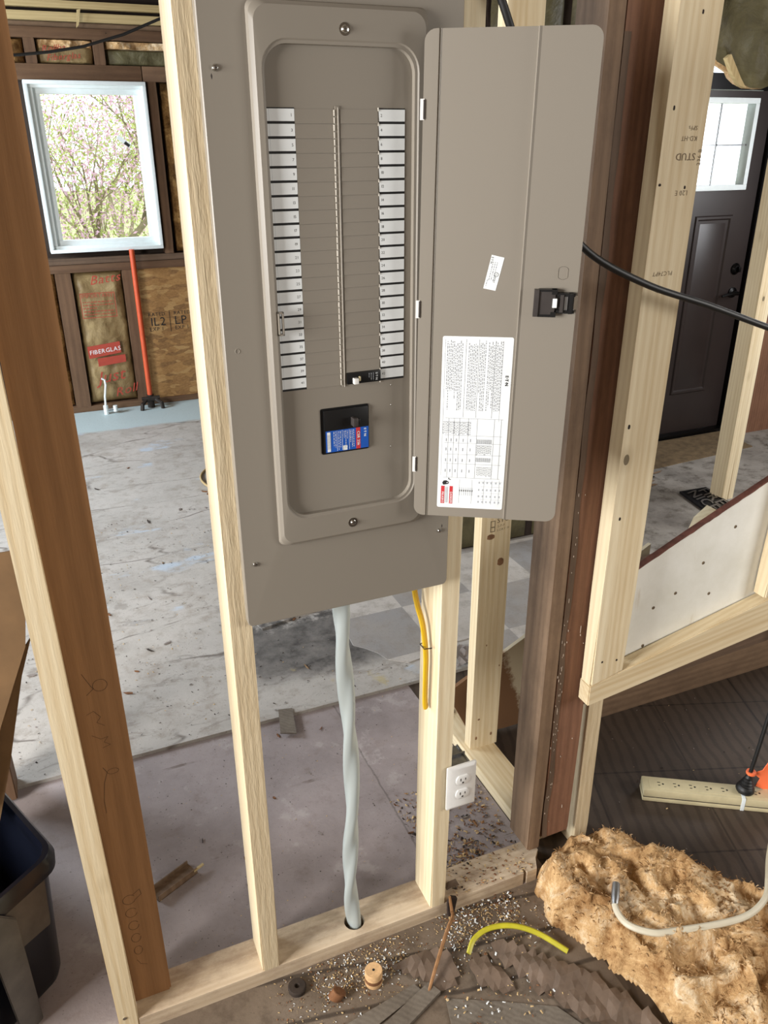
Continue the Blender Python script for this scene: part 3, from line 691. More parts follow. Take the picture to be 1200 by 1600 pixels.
sp_ = MB(); sp_.lathe([(.0005, 0), (.004, 0), (.004, .0012), (.0005, .0016)], 'zinc', Matrix.Translation((-.007, -.019, .055)) @ Matrix.Rotation(R(90), 4, 'X')); sp_.build('nail_head', o)
o = lumber('wooden_post', (-.276, .041, .038), .085, .075, ZT, 'stain', .004); tag(o, 'thick aged tan post with pencil scribbles beside the leaning left stud', 'post')
# pencil scribbles on the post (front face y=.041; object origin -.23,.0785,.038)
def scribble(mb, pts, w, mat):
    for (a, b) in zip(pts, pts[1:]):
        a = Vector((a[0], 0, a[1])); b = Vector((b[0], 0, b[1])); d = (b-a).normalized(); n_ = Vector((-d.z, 0, d.x))*w
        mb.add([a-n_, b-n_, b+n_, a+n_], [(3, 2, 1, 0)], mat)
p = MB()
def loop(cx, cz, rx, rz, a0, a1, n=18): return [(cx+rx*math.cos(R(a0+(a1-a0)*i/n)), cz+rz*math.sin(R(a0+(a1-a0)*i/n))) for i in range(n+1)]
scribble(p, [(-.012, .83), (.0, .80)] + loop(.014, .80, .012, .012, 200, 560) + [(-.01, .785)], .0004, 'pencil')
scribble(p, [(-.016, .745), (-.004, .75), (.006, .735), (-.002, .725), (.01, .715)], .00035, 'pencil')
scribble(p, [(-.014, .70), (.0, .688), (.012, .69), (.004, .68), (.014, .672), (.0, .668)], .00035, 'pencil')
scribble(p, [(-.006, .625)] + loop(.010, .612, .010, .006, 180, 520) + [(-.008, .59), (-.014, .55), (-.014, .52)], .0004, 'pencil')
for q in range(5): scribble(p, loop(-.004+.0, .29-.036*q, .012-.001*q, .012, 30, 330+q*12), .00045, 'pencil')
scribble(p, [(.004, .30), (.018, .31), (.02, .296), (.006, .285)], .0004, 'pencil'); scribble(p, [(-.01, .12), (-.004, .105), (.008, .098)], .0004, 'pencil')
pm = p.build('pencil_marks', o); pm.location = (-.004, -.0378, 0)
# far brown stud at the left
o = lumber('wall_stud', (-.56, .80, .012), .07, .09, ZT, 'frame_old'); tag(o, 'brown stud behind the navy tote at the left edge', 'wall stud')

# old posts at the wall end
o = lumber('old_post', (.7005, .045, .052), .034, .089, ZT, 'old', .003, lean=(.006, 0)); tag(o, 'narrow grey-brown old post behind the panel door, left of the redder one', 'post')
o = lumber('old_post', (.739, .046, .078), .082, .04, ZT, 'old_red', .005, lean=(.004, 0)); tag(o, 'wide reddish-brown weathered post between the grey-brown post and the fresh stud', 'post')
p = MB(); rr = random.Random(5)
P = [(-.036+.006*noise.noise(Vector((1, 0, z*6))), -.021, z) for z in [i*.03 for i in range(60)]]
for a_, b_ in zip(P, P[1:]):
    w1_, w2_ = .010+.006*noise.noise(Vector((a_[2]*9, 2, 0))), .010+.006*noise.noise(Vector((b_[2]*9, 2, 0)))
    p.add([(a_[0]-.004, -.0206, a_[2]), (a_[0]+w1_, -.0212, a_[2]), (b_[0]+w2_, -.0212, b_[2]), (b_[0]-.004, -.0206, b_[2])], [(0, 1, 2, 3)], 'old_dark')
p.build('weathered_edge', o)
p = MB(); rr = random.Random(8)
for k in range(60):
    z = rr.choice([rr.uniform(.05, .95), rr.uniform(.3, .6)]); x = rr.gauss(-.033, .004) if k % 6 else rr.uniform(-.02, .036); w_, h_ = rr.uniform(.0004, .0013), rr.uniform(.001, .005)*(2.5 if k % 9 == 0 else 1)
    P_ = [(x + w_*math.cos(q_)*rr.uniform(.6, 1), z + h_*math.sin(q_)*rr.uniform(.6, 1)) for q_ in [i*math.pi/3 for i in range(6)]]
    p.prism(P_, XZ, -.0217, -.0200, 'fleck')
pf = p.build('paint_flecks', o); pf['kind'] = 'stuff'
o = lumber('wall_stud', (.8475, .0505, .0), .038, .08, .56, 'pine_rough', lean=(-.003, 0)); tag(o, 'short pine stud under the stair panel, right of the reddish post', 'wall stud')
F = lumber('wall_stud', (.797, 0, .555), .089, .038, ZT, 'pine', .004, lean=(.017, 0), botcut=(.006, .028, .028, .006)); tag(F, 'broad fresh stud with an upside-down stamp, standing on the sloped rail', 'wall stud')
p = MB(); q = lambda x, z: (x-.8415, -.0193, z-.555)
mt = 'stampink'
text(p, 'STUD', q(.884, 1.665), (-1, 0, 0), (0, 0, -1), .0165, mt, bold=1)
text(p, 'KD-HT', q(.882, 1.692), (-1, 0, 0), (0, 0, -1), .011, mt); text(p, 'SPFs', q(.880, 1.708), (-1, 0, 0), (0, 0, -1), .010, mt)
text(p, '236 B', q(.8965, 1.645), (0, 0, 1), (-1, 0, 0), .011, mt); 
text(p, '1.20 E', q(.879, 1.605), (-1, 0, 0), (0, 0, -1), .012, mt); text(p, 'PLC74PT', q(.868, 1.468), (-1, 0, 0), (0, 0, -1), .011, mt)
p.build('ink_stamp', F)

def marks(o, pts, face, mat='bark', nm='nail_hole'):
    for x, z, rx, rz in pts:
        mb = MB(); P_ = [(x+rx*math.cos(i*math.pi/5)*(1+.15*math.sin(i*2.3)), z+rz*math.sin(i*math.pi/5)) for i in range(10)]
        mb.prism(P_, XZ, face-.0003, face+.001, mat); mb.build(nm, o)
marks(F, [(.016, 1.32, .0020, .0035), (-.018, 1.18, .0020, .004), (.028, 1.055, .002, .003), (-.028, .62, .003, .005), (-.022, .42, .0028, .004), (-.028, 1.06, .003, .0025), (.0, .88, .006, .005), (.02, .06, .0025, .003), (-.02, .065, .0025, .003)], -.019)
# perpendicular wall
o = plank('bottom_plate', (.742, .105, 0), (.838, .74, .038), 'pine', axis='y'); tag(o, 'pine bottom plate running away behind the white outlet', 'wall plate')
o = lumber('wall_stud', (.757, .447, .038), .089, .038, ZT, 'pine', .002); tag(o, 'pine stud stamped STUD standing on the plate that runs away', 'wall stud')
p = MB(); q = lambda x, z: (x-.8015, -.0192, z-.038)
text(p, 'STUD', q(.802, .775), (1, 0, .08), (0, 0, 1), .020, mt, bold=1); text(p, 'S-P-F', q(.804, .762), (1, 0, .08), (0, 0, 1), .010, mt); text(p, 'S-DRY 19', q(.803, .751), (1, 0, .08), (0, 0, 1), .009, mt)
for a, b in (((.783, .752), (.797, .754)), ((.783, .782), (.797, .784)), ((.783, .752), (.785, .784)), ((.795, .752), (.797, .784)), ((.786, .764), (.795, .767))): p.box(q(*a), tuple(Vector(q(*b))+Vector((0, -.0003, 0))), mt)
p.build('ink_stamp', o)
marks(o, [(-.028, .038, .0035, .006), (.022, .040, .0035, .006), (-.022, .105, .004, .003), (-.01, .36, .002, .003), (.018, .62, .010, .012), (-.016, .70, .012, .008), (.036, .28, .002, .003)], -.019, 'knot', 'knot')

# half white, half brown torn board standing behind that stud
mb = MB(); mb.prism([(.70, .20), (.73, .166), (.80, .02), (.92, .013), (1.40, .013), (1.40, .56), (1.015, .359), (.881, .289), (.772, .238)], lambda u, v, d: (u-.7, d-.52, v), .52, .532, 'torn'); o = mb.build('torn_board', loc=(.7, .52, .0)); tag(o, 'half painted torn board standing behind the STUD-stamped stud', 'board')
o = plank('brown_base_board', (1.17, .452, 0), (2.6, .485, .34), 'old'); tag(o, 'reddish-brown board on edge on the dark floor beneath the stair', 'board')

# stair side: white panel, sloped rail, stringer with shade in its dark colour, light blocks
mb = MB(); top = [(.90, .806), (1.06, .879), (1.27, .971), (1.9, 1.25)]
pts = [(.895, .53)] + [(x, z+.002*noise.noise(Vector((x*60, 0, 0)))) for x, z in top] + [(1.9, .76), (1.3, .62)]
fx = lambda u, v, d: (u, d, v)
mb.prism(pts, fx, .040, .052, 'panelwhite')
sp = mb.build('stair_side_panel'); tag(sp, 'white-painted stair side panel with nail holes and a sloping chipped edge', 'panel')
mb = MB(); fine = []
N = 90
for i in range(N+1):
    x = .90 + 1.0*i/N
    for (a, b), (c, d) in zip(top, top[1:]):
        if a <= x <= c+1e-6: z = b+(d-b)*(x-a)/(c-a)
    fine.append((x, z))
up_ = [(x, z+.0012+.001*noise.noise(Vector((x*90, 1, 0)))) for x, z in fine]; lo_ = [(x, z-.002-.004*abs(noise.noise(Vector((x*70, 5, 0))))) for x, z in fine]
for i in range(N):
    mb.prism([lo_[i], lo_[i+1], up_[i+1], up_[i]], fx, .0385, .0535, 'plywood_edge')
mb.build('chipped_edge', sp, smooth=0)
for x, z in ((.985, .70), (1.115, .79), (1.195, .868), (1.045, .725), (1.15, .70), (.97, .60)):
    mb = MB()
    mb.lathe([(.0005, 0), (.0045, 0), (.003, .0008), (.0005, .001)], 'stampink', Matrix.Translation((x, .0398, z)) @ Matrix.Rotation(R(90), 4, 'X'), 10)
    mb.lathe([(.0003, 0), (.0018, 0), (.0003, .0004)], 'bark', Matrix.Translation((x+.001, .0388, z)) @ Matrix.Rotation(R(90), 4, 'X'), 8)
    mb.build('nail_hole', sp)
def sloped(name, pts, y0, y1, mat, bev=.002):
    """board in an x-z outline; object z laid along its slope"""
    a = Vector((pts[0][0], 0, pts[0][1])); b = Vector((pts[1][0], 0, pts[1][1])); d = (b-a).normalized(); ang = math.atan2(d.x, d.z)
    Mw = Matrix.Translation((a.x, y0, a.z)) @ Matrix.Rotation(ang, 4, 'Y'); inv = Mw.inverted()
    mb = MB(); mb.prism(pts, fx, y0, y1, mat, bev); mb.v = [tuple(inv @ Vector(v)) for v in mb.v]; o = mb.build(name); o.matrix_world = Mw; return o
o = sloped('sloped_rail', [(.796, .505), (1.33, .574), (2.2, .80), (2.2, .89), (1.305, .668), (.796, .560)], 0, .038, 'pine'); tag(o, 'fresh pine rail sloping up right under the white stair panel', 'rail')
o = sloped('stair_stringer', [(.8265, .463), (1.40, .492), (2.2, .72), (2.2, .85), (1.3, .64), (.8265, .54)], .0385, .0495 - .0, 'old_dark', .001); o.location.y += .0145; tag(o, 'grey underside board behind the sloped pine rail', 'board')
o = lumber('wall_stud', (1.292, 0, .675), .038, .037, 1.4, 'pine', lean=(.03, 0), botcut=(0, .008, .008, 0)); tag(o, 'fresh stud rising from the sloped rail at the right edge', 'wall stud')
for pts_, lab in (([(1.225, .66), (1.30, .70), (1.335, .725), (1.325, .80), (1.285, .772), (1.272, .738), (1.235, .718)], 'pale triangular stair block just behind the white panel edge'),):
    mb = MB(); mb.prism([(x, z+.012) for x, z in pts_], fx, .22, .258, 'pine', .001); o = mb.build('stair_block'); tag(o, lab, 'wood block')
# added unseen panel between the stair sides, keeps light off the floor
mb = MB(); mb.prism([(1.12, .503), (1.4, .515), (2.2, .745), (2.6, .87), (2.6, .89), (2.2, .765), (1.4, .535), (1.12, .523)], lambda u, v, d: (u, d, v), .07, .505, 'old_dark'); mb = mb.build('stair_shade_panel'); tag(mb, 'added unseen sloping panel shading the brown floor under the stair', 'panel')

# ------------------------------------------------------------------ electrical panel
EP = empty('electrical_panel', (0, 0, 0)); tag(EP, 'large taupe electrical breaker panel with its door swung open', 'electrical panel')
def rrect(x0, x1, z0, z1, r, seg=8):
    P = []
    for cx, cz, a0 in ((x1-r, z1-r, 0), (x0+r, z1-r, 90), (x0+r, z0+r, 180), (x1-r, z0+r, 270)):
        for i in range(seg+1): a = R(a0+90*i/seg); P.append((cx+r*math.cos(a), cz+r*math.sin(a)))
    return P
def loops(mb, LL, mat, cap=False):
    n = len(LL[0][0]); vs = [(x, y, z) for P, y in LL for x, z in P]; fs = []
    for k in range(len(LL)-1):
        for i in range(n): fs.append((k*n+i, k*n+(i+1) % n, (k+1)*n+(i+1) % n, (k+1)*n+i)[::-1])
    if cap: fs.append(tuple(range((len(LL)-1)*n, len(LL)*n))[::-1])
    mb.add(vs, fs, mat)
X0, X1, Z0, Z1 = .0295, .4135, .9225, 2.0
mb = MB()
loops(mb, [(rrect(X0, X1, Z0, Z1, .010), -.0005), (rrect(X0, X1, Z0, Z1, .010), -.0135), (rrect(X0+.0015, X1-.0015, Z0+.0015, Z1-.0015, .009), -.015),
           (rrect(X0+.012, X1-.012, Z0+.012, Z1-.012, .004), -.0150), (rrect(.093, .354, 1.068, 1.855, .012), -.0172),
           (rrect(.095, .352, 1.070, 1.853, .016), -.0235), (rrect(.100, .347, 1.075, 1.848, .020), -.0280),
           (rrect(.1075, .3370, 1.1165, 1.8105, .036), -.0290), (rrect(.1095, .3350, 1.1185, 1.8085, .034), -.0272), (rrect(.1115, .3310, 1.1215, 1.8045, .032), -.0268), (rrect(.1120, .3305, 1.122, 1.804, .032), -.0175)], 'taupe')
cover = mb.build('cover', EP, smooth=22)
mb = MB(); mb.box((.042, .001, .955), (.4035, .070, 2.0), 'taupe', .001); mb.build('enclosure', EP)
YDF = -.0185
mb = MB(); loops(mb, [(rrect(.1105, .3320, 1.1205, 1.8055, .033), -.010), (rrect(.1105, .3320, 1.1205, 1.8055, .033), YDF)], 'taupe', True)
# shingled breaker blanks, centre ridge and crimped seams
ZA, ZB = 1.7275, 1.3330; NR = 21; pz = (ZA-ZB)/NR
for cx0, cx1 in ((.1530, .2095), (.2195, .2765)):
    for i in range(NR):
        z1 = ZA-i*pz; z0 = z1-pz
        if cx0 > .2 and i == NR-1: continue
        mb.add([(cx0, YDF-.0006, z1), (cx1, YDF-.0006, z1), (cx1, YDF-.0017, z0+.0004), (cx0, YDF-.0017, z0+.0004), (cx0, YDF, z0+.0004), (cx1, YDF, z0+.0004), (cx0, YDF, z1), (cx1, YDF, z1)], [(0, 3, 2, 1), (3, 4, 5, 2), (0, 6, 4, 3), (1, 2, 5, 7)], 'taupe')
mb.box((.2115, YDF-.0016, ZB-.003), (.2180, YDF+.002, ZA+.004), 'taupe', .0006)
df = mb.build('dead_front', EP, smooth=20)
mb = MB(); rr = random.Random(2)
for i in range(NR*2):
    z = ZA-(i+.5)*pz/2; mb.box((.2092+rr.uniform(-.0003, .0003), YDF-.0026, z-pz*.23), (.2108, YDF, z+pz*.2), 'edge')
for i in range(NR+1): z = ZA-i*pz; mb.box((.2768, YDF-.0022, z-.0022), (.2778, YDF, z+.0022), 'edge')
mb.box((.2152, YDF-.0024, ZB-.003), (.2160, YDF-.001, ZA+.002), 'edge'); mb.build('seam_edge', EP)
for i in range(NR):
    for x0, x1, odd in ((.1120, .1525, 1), (.2785, .3190, 0)):
        z1 = ZA-i*pz; z0 = z1-pz; mb = MB()
        mb.box((x0, YDF-.0005, z0), (x1, YDF+.001, z0+.0034), 'blackm')
        if i == 0: mb.box((x0, YDF-.0005, z1), (x1, YDF+.001, z1+.0016), 'blackm')
        mb.box((x0, YDF-.0009, z0+.0034), (x1, YDF+.001, z1), 'label')
        n_ = 2*i+1 if odd else 2*i+2; s_ = str(n_); zz = (z0+.0034+z1)/2-.0019
        if odd: text(mb, s_, (x1-.0030-.0028*len(s_), YDF-.0010, zz), (1, 0, 0), (0, 0, 1), .0056, 'ink')
        else: text(mb, s_, (x0+.0022, YDF-.0010, zz), (1, 0, 0), (0, 0, 1), .0056, 'ink')
        if odd: mb.box((x0+.0042, YDF-.00095, z0+.0034), (x0+.0045, YDF, z1), 'lineink')
        mb.build('circuit_label', EP, smooth=0)
# branch breaker in the lowest right slot
z1 = ZA-(NR-1)*pz; z0 = z1-pz
mb = MB(); mb.box((.2200, YDF-.0050, z0+.0006), (.2768, YDF+.004, z1), 'black', .0008)
text(mb, 'E\u00b7T\u00b7N', (.268, YDF-.0052, z1-.003), (0, 0, -1), (1, 0, 0), .005, 'label'); lines(mb, (.2635, YDF-.0052, z1-.003), (0, 0, -1), (1, 0, 0), .012, 3, .0036, .0009, 'lineink', 3, .003)
bb = mb.build('branch_breaker', EP)
mb = MB(); mb.box((.2285, YDF-.0125, z0+.0015), (.2365, YDF-.004, z0+.011), 'white', .0012); mb.build('toggle', bb)
mb = MB(); mb.box((.2385, YDF-.0080, z0+.005), (.2415, YDF-.004, z0+.0125), 'ivory', .001); mb.build('trip_button', bb)
# main breaker
mx0, mx1, mz0, mz1 = .1730, .2565, 1.2200, 1.2975
mb = MB(); loops(mb, [(rrect(mx0, mx1, mz0, mz1, .0035, 4), YDF-.0004), (rrect(mx0, mx1, mz0, mz1, .0035, 4), YDF-.0012), (rrect(mx0+.001, mx1-.001, mz0+.001, mz1-.001, .003, 4), YDF-.0012), (rrect(mx0+.001, mx1-.001, mz0+.001, mz1-.001, .003, 4), YDF-.0006)], 'black', True)
mb.box((mx0+.005, YDF-.0038, mz0+.003), (mx1-.002, YDF, mz1-.003), 'black', .001); mk = mb.build('main_breaker', EP)
mb = MB(); mb.box((.2240, YDF-.0175, 1.2655), (.2325, YDF-.003, 1.2800), 'gunmetal', .0015); mb.box((.2335, YDF-.0085, 1.2665), (.2390, YDF-.003, 1.2755), 'black', .001); mb.build('toggle', mk)
mb = MB(); yl = YDF-.0040
lx0_, lx1_, lz0_, lz1_ = .1800, .2545, 1.2235, 1.2600
mb.box((lx0_, yl-.0003, lz0_), (lx1_, yl, lz1_), 'blue'); mb.box((.2325, yl-.0005, lz0_), (.2400, yl, lz1_), 'red')
text(mb, 'CSR 25k', (.2345, yl-.0007, lz1_-.006), (0, 0, -1), (1, 0, 0), .0066, 'label', bold=1)
text(mb, 'E\u00b7T\u00b7N', (.2465, yl-.0007, lz1_-.002), (0, 0, -1), (1, 0, 0), .0058, 'label', bold=2)
for x in (.2205, .2085, .1995): mb.box((x, yl-.0005, lz0_+.001), (x+.0004, yl, lz1_-.001), 'label')
lines(mb, (.2280, yl-.0006, lz1_-.002), (0, 0, -1), (1, 0, 0), .030, 3, .0028, .0009, 'label', 21, .004)
lines(mb, (.2170, yl-.0006, lz1_-.002), (0, 0, -1), (1, 0, 0), .030, 3, .0028, .0008, 'label', 22, .004)
lines(mb, (.2050, yl-.0006, lz1_-.002), (0, 0, -1), (1, 0, 0), .032, 2, .0030, .0009, 'label', 23, .005)
lines(mb, (.1965, yl-.0006, lz1_-.002), (0, 0, -1), (1, 0, 0), .032, 2, .0030, .0009, 'label', 24, .005)
mb.box((.1825, yl-.0006, lz0_+.001), (.1880, yl, lz1_-.002), 'label')
for i in range(13): mb.box((.1822, yl-.0007, lz0_+.006+i*.0019), (.1884, yl, lz0_+.0067+i*.0019), 'greyink')
mb.box((.2090, yl-.0006, lz0_+.001), (.2165, yl, lz0_+.009), 'label', .001)
mb.build('breaker_label', mk, smooth=0)
# screws, keyholes, catch
def screw(x, y, z, r, name='cover_screw', washer=0, dz=0):
    mb = MB(); Mx = Matrix.Translation((x, y, z)) @ Matrix.Rotation(R(90), 4, 'X')
    mb.lathe([(.0005, 0), (r, 0), (r, .0012), (r*.75, .0030), (r*.3, .0036), (.0004, .0036)], 'zinc', Mx, 20)
    mb.box((-r*.62, -.0003, .0032), (r*.62, .0003, .0038), 'gunmetal', 0, Mx); mb.box((-.0003, -r*.62, .0032), (.0003, r*.62, .0038), 'gunmetal', 0, Mx)
    if washer: mb.lathe([(.0005, -.0006), (washer, -.0006), (washer, .0002), (.0005, .0004)], 'zinc', Mx, 24)
    if dz: mb.lathe([(.0005, -.0003), (.0062, -.0003), (.0062, .0001), (.0005, .0002)], 'gunmetal', Matrix.Translation((x, y, z+dz)) @ Matrix.Rotation(R(90), 4, 'X'), 20)
    return mb.build(name, EP)
screw(.0500, -.0150, 1.0420, .0042, dz=.008); screw(.3945, -.0150, 1.0385, .0042, dz=.008); screw(.0488, -.0150, 1.7745, .0046, dz=-.010)
screw(.2255, -.0290, 1.8235, .0052, washer=.0080); screw(.2215, -.0290, 1.0935, .0048, washer=.0085)
mb = MB(); Mx = Matrix.Translation((.0487, -.0150, 1.402)) @ Matrix.Rotation(R(90), 4, 'X'); mb.lathe([(.0022, 0), (.0040, 0), (.0036, .0010), (.0024, .0006), (.0022, -.001)], 'taupe', Mx); mb.lathe([(.0003, 0), (.0022, .0001), (.0003, .0002)], 'blackm', Mx); mb.build('side_hole', EP)
mb = MB()
for a, b in (((.1100, 1.4225), (.1185, 1.4250)), ((.1100, 1.4550), (.1185, 1.4575)), ((.1160, 1.4225), (.1185, 1.4575)), ((.1100, 1.4225), (.1120, 1.4575))): mb.box((a[0], -.0325, a[1]), (b[0], -.0265, b[1]), 'taupe', .0005)
mb.build('door_catch', EP)
for x, z in ((.296, 1.3235), (.296, 1.2895), (.296, 1.2165)):
    mb = MB(); mb.lathe([(.0003, 0), (.0013, 0), (.0003, .0005)], 'zinc', Matrix.Translation((x, YDF-.0002, z)) @ Matrix.Rotation(R(90), 4, 'X'), 10)
    mb.build('rivet_mark', EP)

# door leaf: local frame s (along leaf from hinge), z, depth towards the viewer
H = Vector((.334, -.05, 0)); E_ = Vector((.537, -.170, 0)); ds = (E_-H).normalized(); dn = Vector((ds.y, -ds.x, 0))
dn = dn if dn.y < 0 else -dn
def LF(s, z, d=0): s2 = s + .0105*(z-1.46); return tuple(H + ds*s2 + Vector((0, 0, z)) + dn*d)
S0, S1, LZ0, LZ1 = -.0035, .2365, 1.0962, 1.8262
bm = bmesh.new()
outl = rrect(S0, S1, LZ0, LZ1, .016, 6)
# vertical strips with steps
prof = [(S0, 0), (.0165, .0), (.0180, -.0030), (.0192, .0012), (.0206, .0), (.1500, .0), (.1514, .0040), (.1532, .0030), (.1550, .0022), (S1, .0022)]
mb = MB(); vs = []; fs = []
def zlim(s):
    r = .016
    if s < S0+r: k = r-(s-S0)
    elif s > S1-r: k = r-(S1-s)
    else: return LZ0, LZ1
    h = r-math.sqrt(max(0, r*r-k*k)); return LZ0+h, LZ1-h
ss = sorted(set([p[0] for p in prof] + [S0+.016*(1-math.cos(R(a))) for a in (0, 15, 30, 45, 60, 75, 90)] + [S1-.016*(1-math.cos(R(a))) for a in (0, 15, 30, 45, 60, 75, 90)]))
def dep(s):
    for (a, b), (c, d) in zip(prof, prof[1:]):
        if a <= s <= c: return b+(d-b)*(s-a)/(c-a)
    return prof[-1][1]
for back in (0, 1):
    for s in ss:
        zl, zh = zlim(s)
        vs += [LF(s, zl, dep(s)-back*.0045), LF(s, zh, dep(s)-back*.0045)]
n = len(ss)
for i in range(n-1):
    a = 2*i; fs.append((a, a+2, a+3, a+1)); b = 2*n+2*i; fs.append((b, b+1, b+3, b+2))
    fs.append((a, b, b+2, a+2)); fs.append((a+1, a+3, b+3, b+1))
fs.append((0, 1, 2*n+1, 2*n)); fs.append((2*n-2, 4*n-2, 4*n-1, 2*n-1))
mb.add(vs, fs, 'taupe'); b_ = bmesh.new()
me = mb.build('panel_door', EP, smooth=22); leaf = me
b_.from_mesh(me.data); bmesh.ops.recalc_face_normals(b_, faces=b_.faces[:]); b_.to_mesh(me.data); b_.free()
def lfbox(mb, s0, s1, z0, z1, d0, d1, mat):
    vs = [LF(s, z, d) for d in (d0, d1) for z in (z0, z1) for s in (s0, s1)]
    mb.add(vs, [(0, 1, 3, 2), (4, 6, 7, 5), (0, 4, 5, 1), (2, 3, 7, 6), (0, 2, 6, 4), (1, 5, 7, 3)], mat)
for z in (1.727, 1.448, 1.190):
    mb = MB(); lfbox(mb, -.0075, -.0015, z-.0135, z+.0135, -.004, .0015, 'white'); lfbox(mb, -.0030, -.0010, z-.0125, z+.0125, -.002, .0022, 'gunmetal'); mb.build('hinge', leaf)
dN = tuple(dn); dS = Vector(tuple(ds))
# large rating label: s .0365..0.147, z 1.112..1.407
mb = MB(); a0, a1, b0, b1 = .0362, .1472, 1.1130, 1.4075; dl = .0004
P = rrect(a0, a1, b0, b1, .003, 3); mb.add([LF(s, z, dl) for s, z in P] , [tuple(range(len(P)))], 'label')
lab = mb.build('rating_label', leaf, smooth=0)
mb = MB(); rr = random.Random(4)
ld = Vector((0, 0, -1)); lu = dS
LW = a1-a0; LH = b1-b0
def lp(u, v, d=.0007): return LF(a0+u*LW, b1-v*LH, d)     # u across from the left edge, v down
def bar(u0, v0, u1, v1, mat, d=.0007): 
    mb.add([lp(u0, v0, d), lp(u1, v0, d), lp(u1, v1, d), lp(u0, v1, d)], [(0, 3, 2, 1)], mat)
# columns of fine vertical print
for u in [.07+.0235*i for i in range(34)]:
    if .30 < u < .36 or .50 < u < .53 or .62 < u < .64: continue
    v = .02 + rr.uniform(0, .03); end = .41 - (rr.uniform(0, .12) if rr.random() < .3 else 0)
    if .06 < u < .26 and rr.random() < .5: end = .30
    while v < end:
        w = rr.uniform(.004, .018); bar(u, v, u+.009, min(v+w, end), 'greyink'); v += w+.005
for u in [.05+.021*i for i in range(20)]:
    v = .475
    while v < .545: w = rr.uniform(.004, .014); bar(u, v, u+.008, v+w, 'greyink'); v += w+.005
for v in (.455, .555, .60, .668, .725, .81): bar(.08, v, .93, v+.0016, 'greyink')
for u in (.13, .21, .29, .42, .55, .80, .90): bar(u, .455, u+.004, .81, 'greyink')
for u in (.33, .52, .70, .82, .93): bar(u, .82, u+.0035, .97, 'lineink')
bar(.335, .015, .339, .45, 'greyink'); bar(.52, .015, .524, .45, 'greyink'); bar(.75, .02, .754, .45, 'greyink'); bar(.86, .02, .863, .47, 'lineink'); bar(.04, .015, .043, .80, 'lineink')
for v in (.83, .86, .90, .94): bar(.66, v, .98, v+.0012, 'lineink')
for i in range(16):
    u = .56+.014*i; bar(u, .575, u+.006, .60, 'greyink'); bar(u, .685, u+.006, .71, 'greyink')
    v = .61
    while v < .66: w = rr.uniform(.004, .012); bar(u, v, u+.006, v+w, 'greyink'); v += w+.004
for i in range(12):
    u = .58+.02*i; v = .74
    while v < .79: w = rr.uniform(.004, .012); bar(u, v, u+.007, v+w, 'greyink'); v += w+.004
for (u, v) in [(x, y) for x in (.10, .17, .25, .35, .46) for y in (.575, .63, .695, .76)]: bar(u, v, u+.012, v+.018, 'greyink')
for i in range(7): bar(.33+.032*i, .885, .345+.032*i, .895, 'ink'); bar(.335+.032*i, .87, .34+.032*i, .92, 'lineink')
for i in range(14): bar(.30+.02*rr.randint(0, 12), .83+.01*rr.randint(0, 12), .31+.02*rr.randint(0, 12), .832+.01*rr.randint(0, 12), 'lineink') if False else None
for u in (.62, .68, .74, .80, .87, .93):
    for v in (.83, .875, .915, .95): bar(u, v, u+.02, v+.012, 'lineink')
bar(.055, .865, .11, .975, 'red'); bar(.185, .865, .235, .975, 'red')
for u in (.125, .14, .155): bar(u, .87, u+.006, .97, 'lineink')
text(mb, 'PELIGRO', lp(.068, .90, .0010), ld, lu, .0050, 'label', bold=1); text(mb, 'DANGER', lp(.197, .90, .0010), ld, lu, .0050, 'label', bold=1)
# lightning-and-hand warning pictogram as a small black blot with a bolt
P = [(.07, .845), (.09, .832), (.13, .83), (.17, .84), (.165, .852), (.12, .856), (.085, .858)]
mb.add([lp(u, v, .0008) for u, v in P], [tuple(range(len(P)))[::-1]], 'ink'); bar(.17, .822, .20, .826, 'ink'); bar(.16, .814, .175, .822, 'ink')
bar(.135, .842, .16, .846, 'label', .001)
text(mb, 'E\u00b7T\u00b7N', lp(.915, .205, .0010), ld, lu, .0068, 'ink', bold=3)
mb.build('label_print', lab, smooth=0)
# tilted approval sticker
mb = MB(); Q = [(.0950, 1.4815), (.1050, 1.5308), (.1242, 1.5268), (.1138, 1.4780)]
mb.add([LF(s, z, .0004) for s, z in Q], [(0, 3, 2, 1)], 'label')
def qd(u, v, d=.0007):
    a = Vector(LF(*Q[1], d))*(1-u)+Vector(LF(*Q[2], d))*u; b = Vector(LF(*Q[0], d))*(1-u)+Vector(LF(*Q[3], d))*u; return a*(1-v)+b*v
dd = (qd(0, 1)-qd(0, 0)); uu = (qd(1, 0)-qd(0, 0))
text(mb, 'E\u00b7T\u00b7N', qd(.05, .05), dd, uu, .0040, 'ink', bold=1)
lines(mb, qd(.55, .18), dd, uu, .028, 3, .0032, .0009, 'greyink', 31, .004)
text(mb, 'MYRC', qd(.62, .60), dd, uu, .0032, 'ink')
rg_ = [qd(.72, .53) + (dd.normalized()*math.cos(a)+uu.normalized()*math.sin(a))*.0034 for a in [2*math.pi*i/16 for i in range(16)]]
for i in range(16): a = rg_[i]; b = rg_[(i+1) % 16]; cc = qd(.72, .53); mb.add([a, b, b+(cc-b)*.18, a+(cc-a)*.18], [(0, 1, 2, 3)], 'ink')
text(mb, 'UL', qd(.66, .50), dd, uu, .0030, 'ink')
lines(mb, qd(.12, .72), dd, uu, .010, 1, .003, .0007, 'greyink', 33, .004)
mb.build('approval_sticker', leaf, smooth=0)
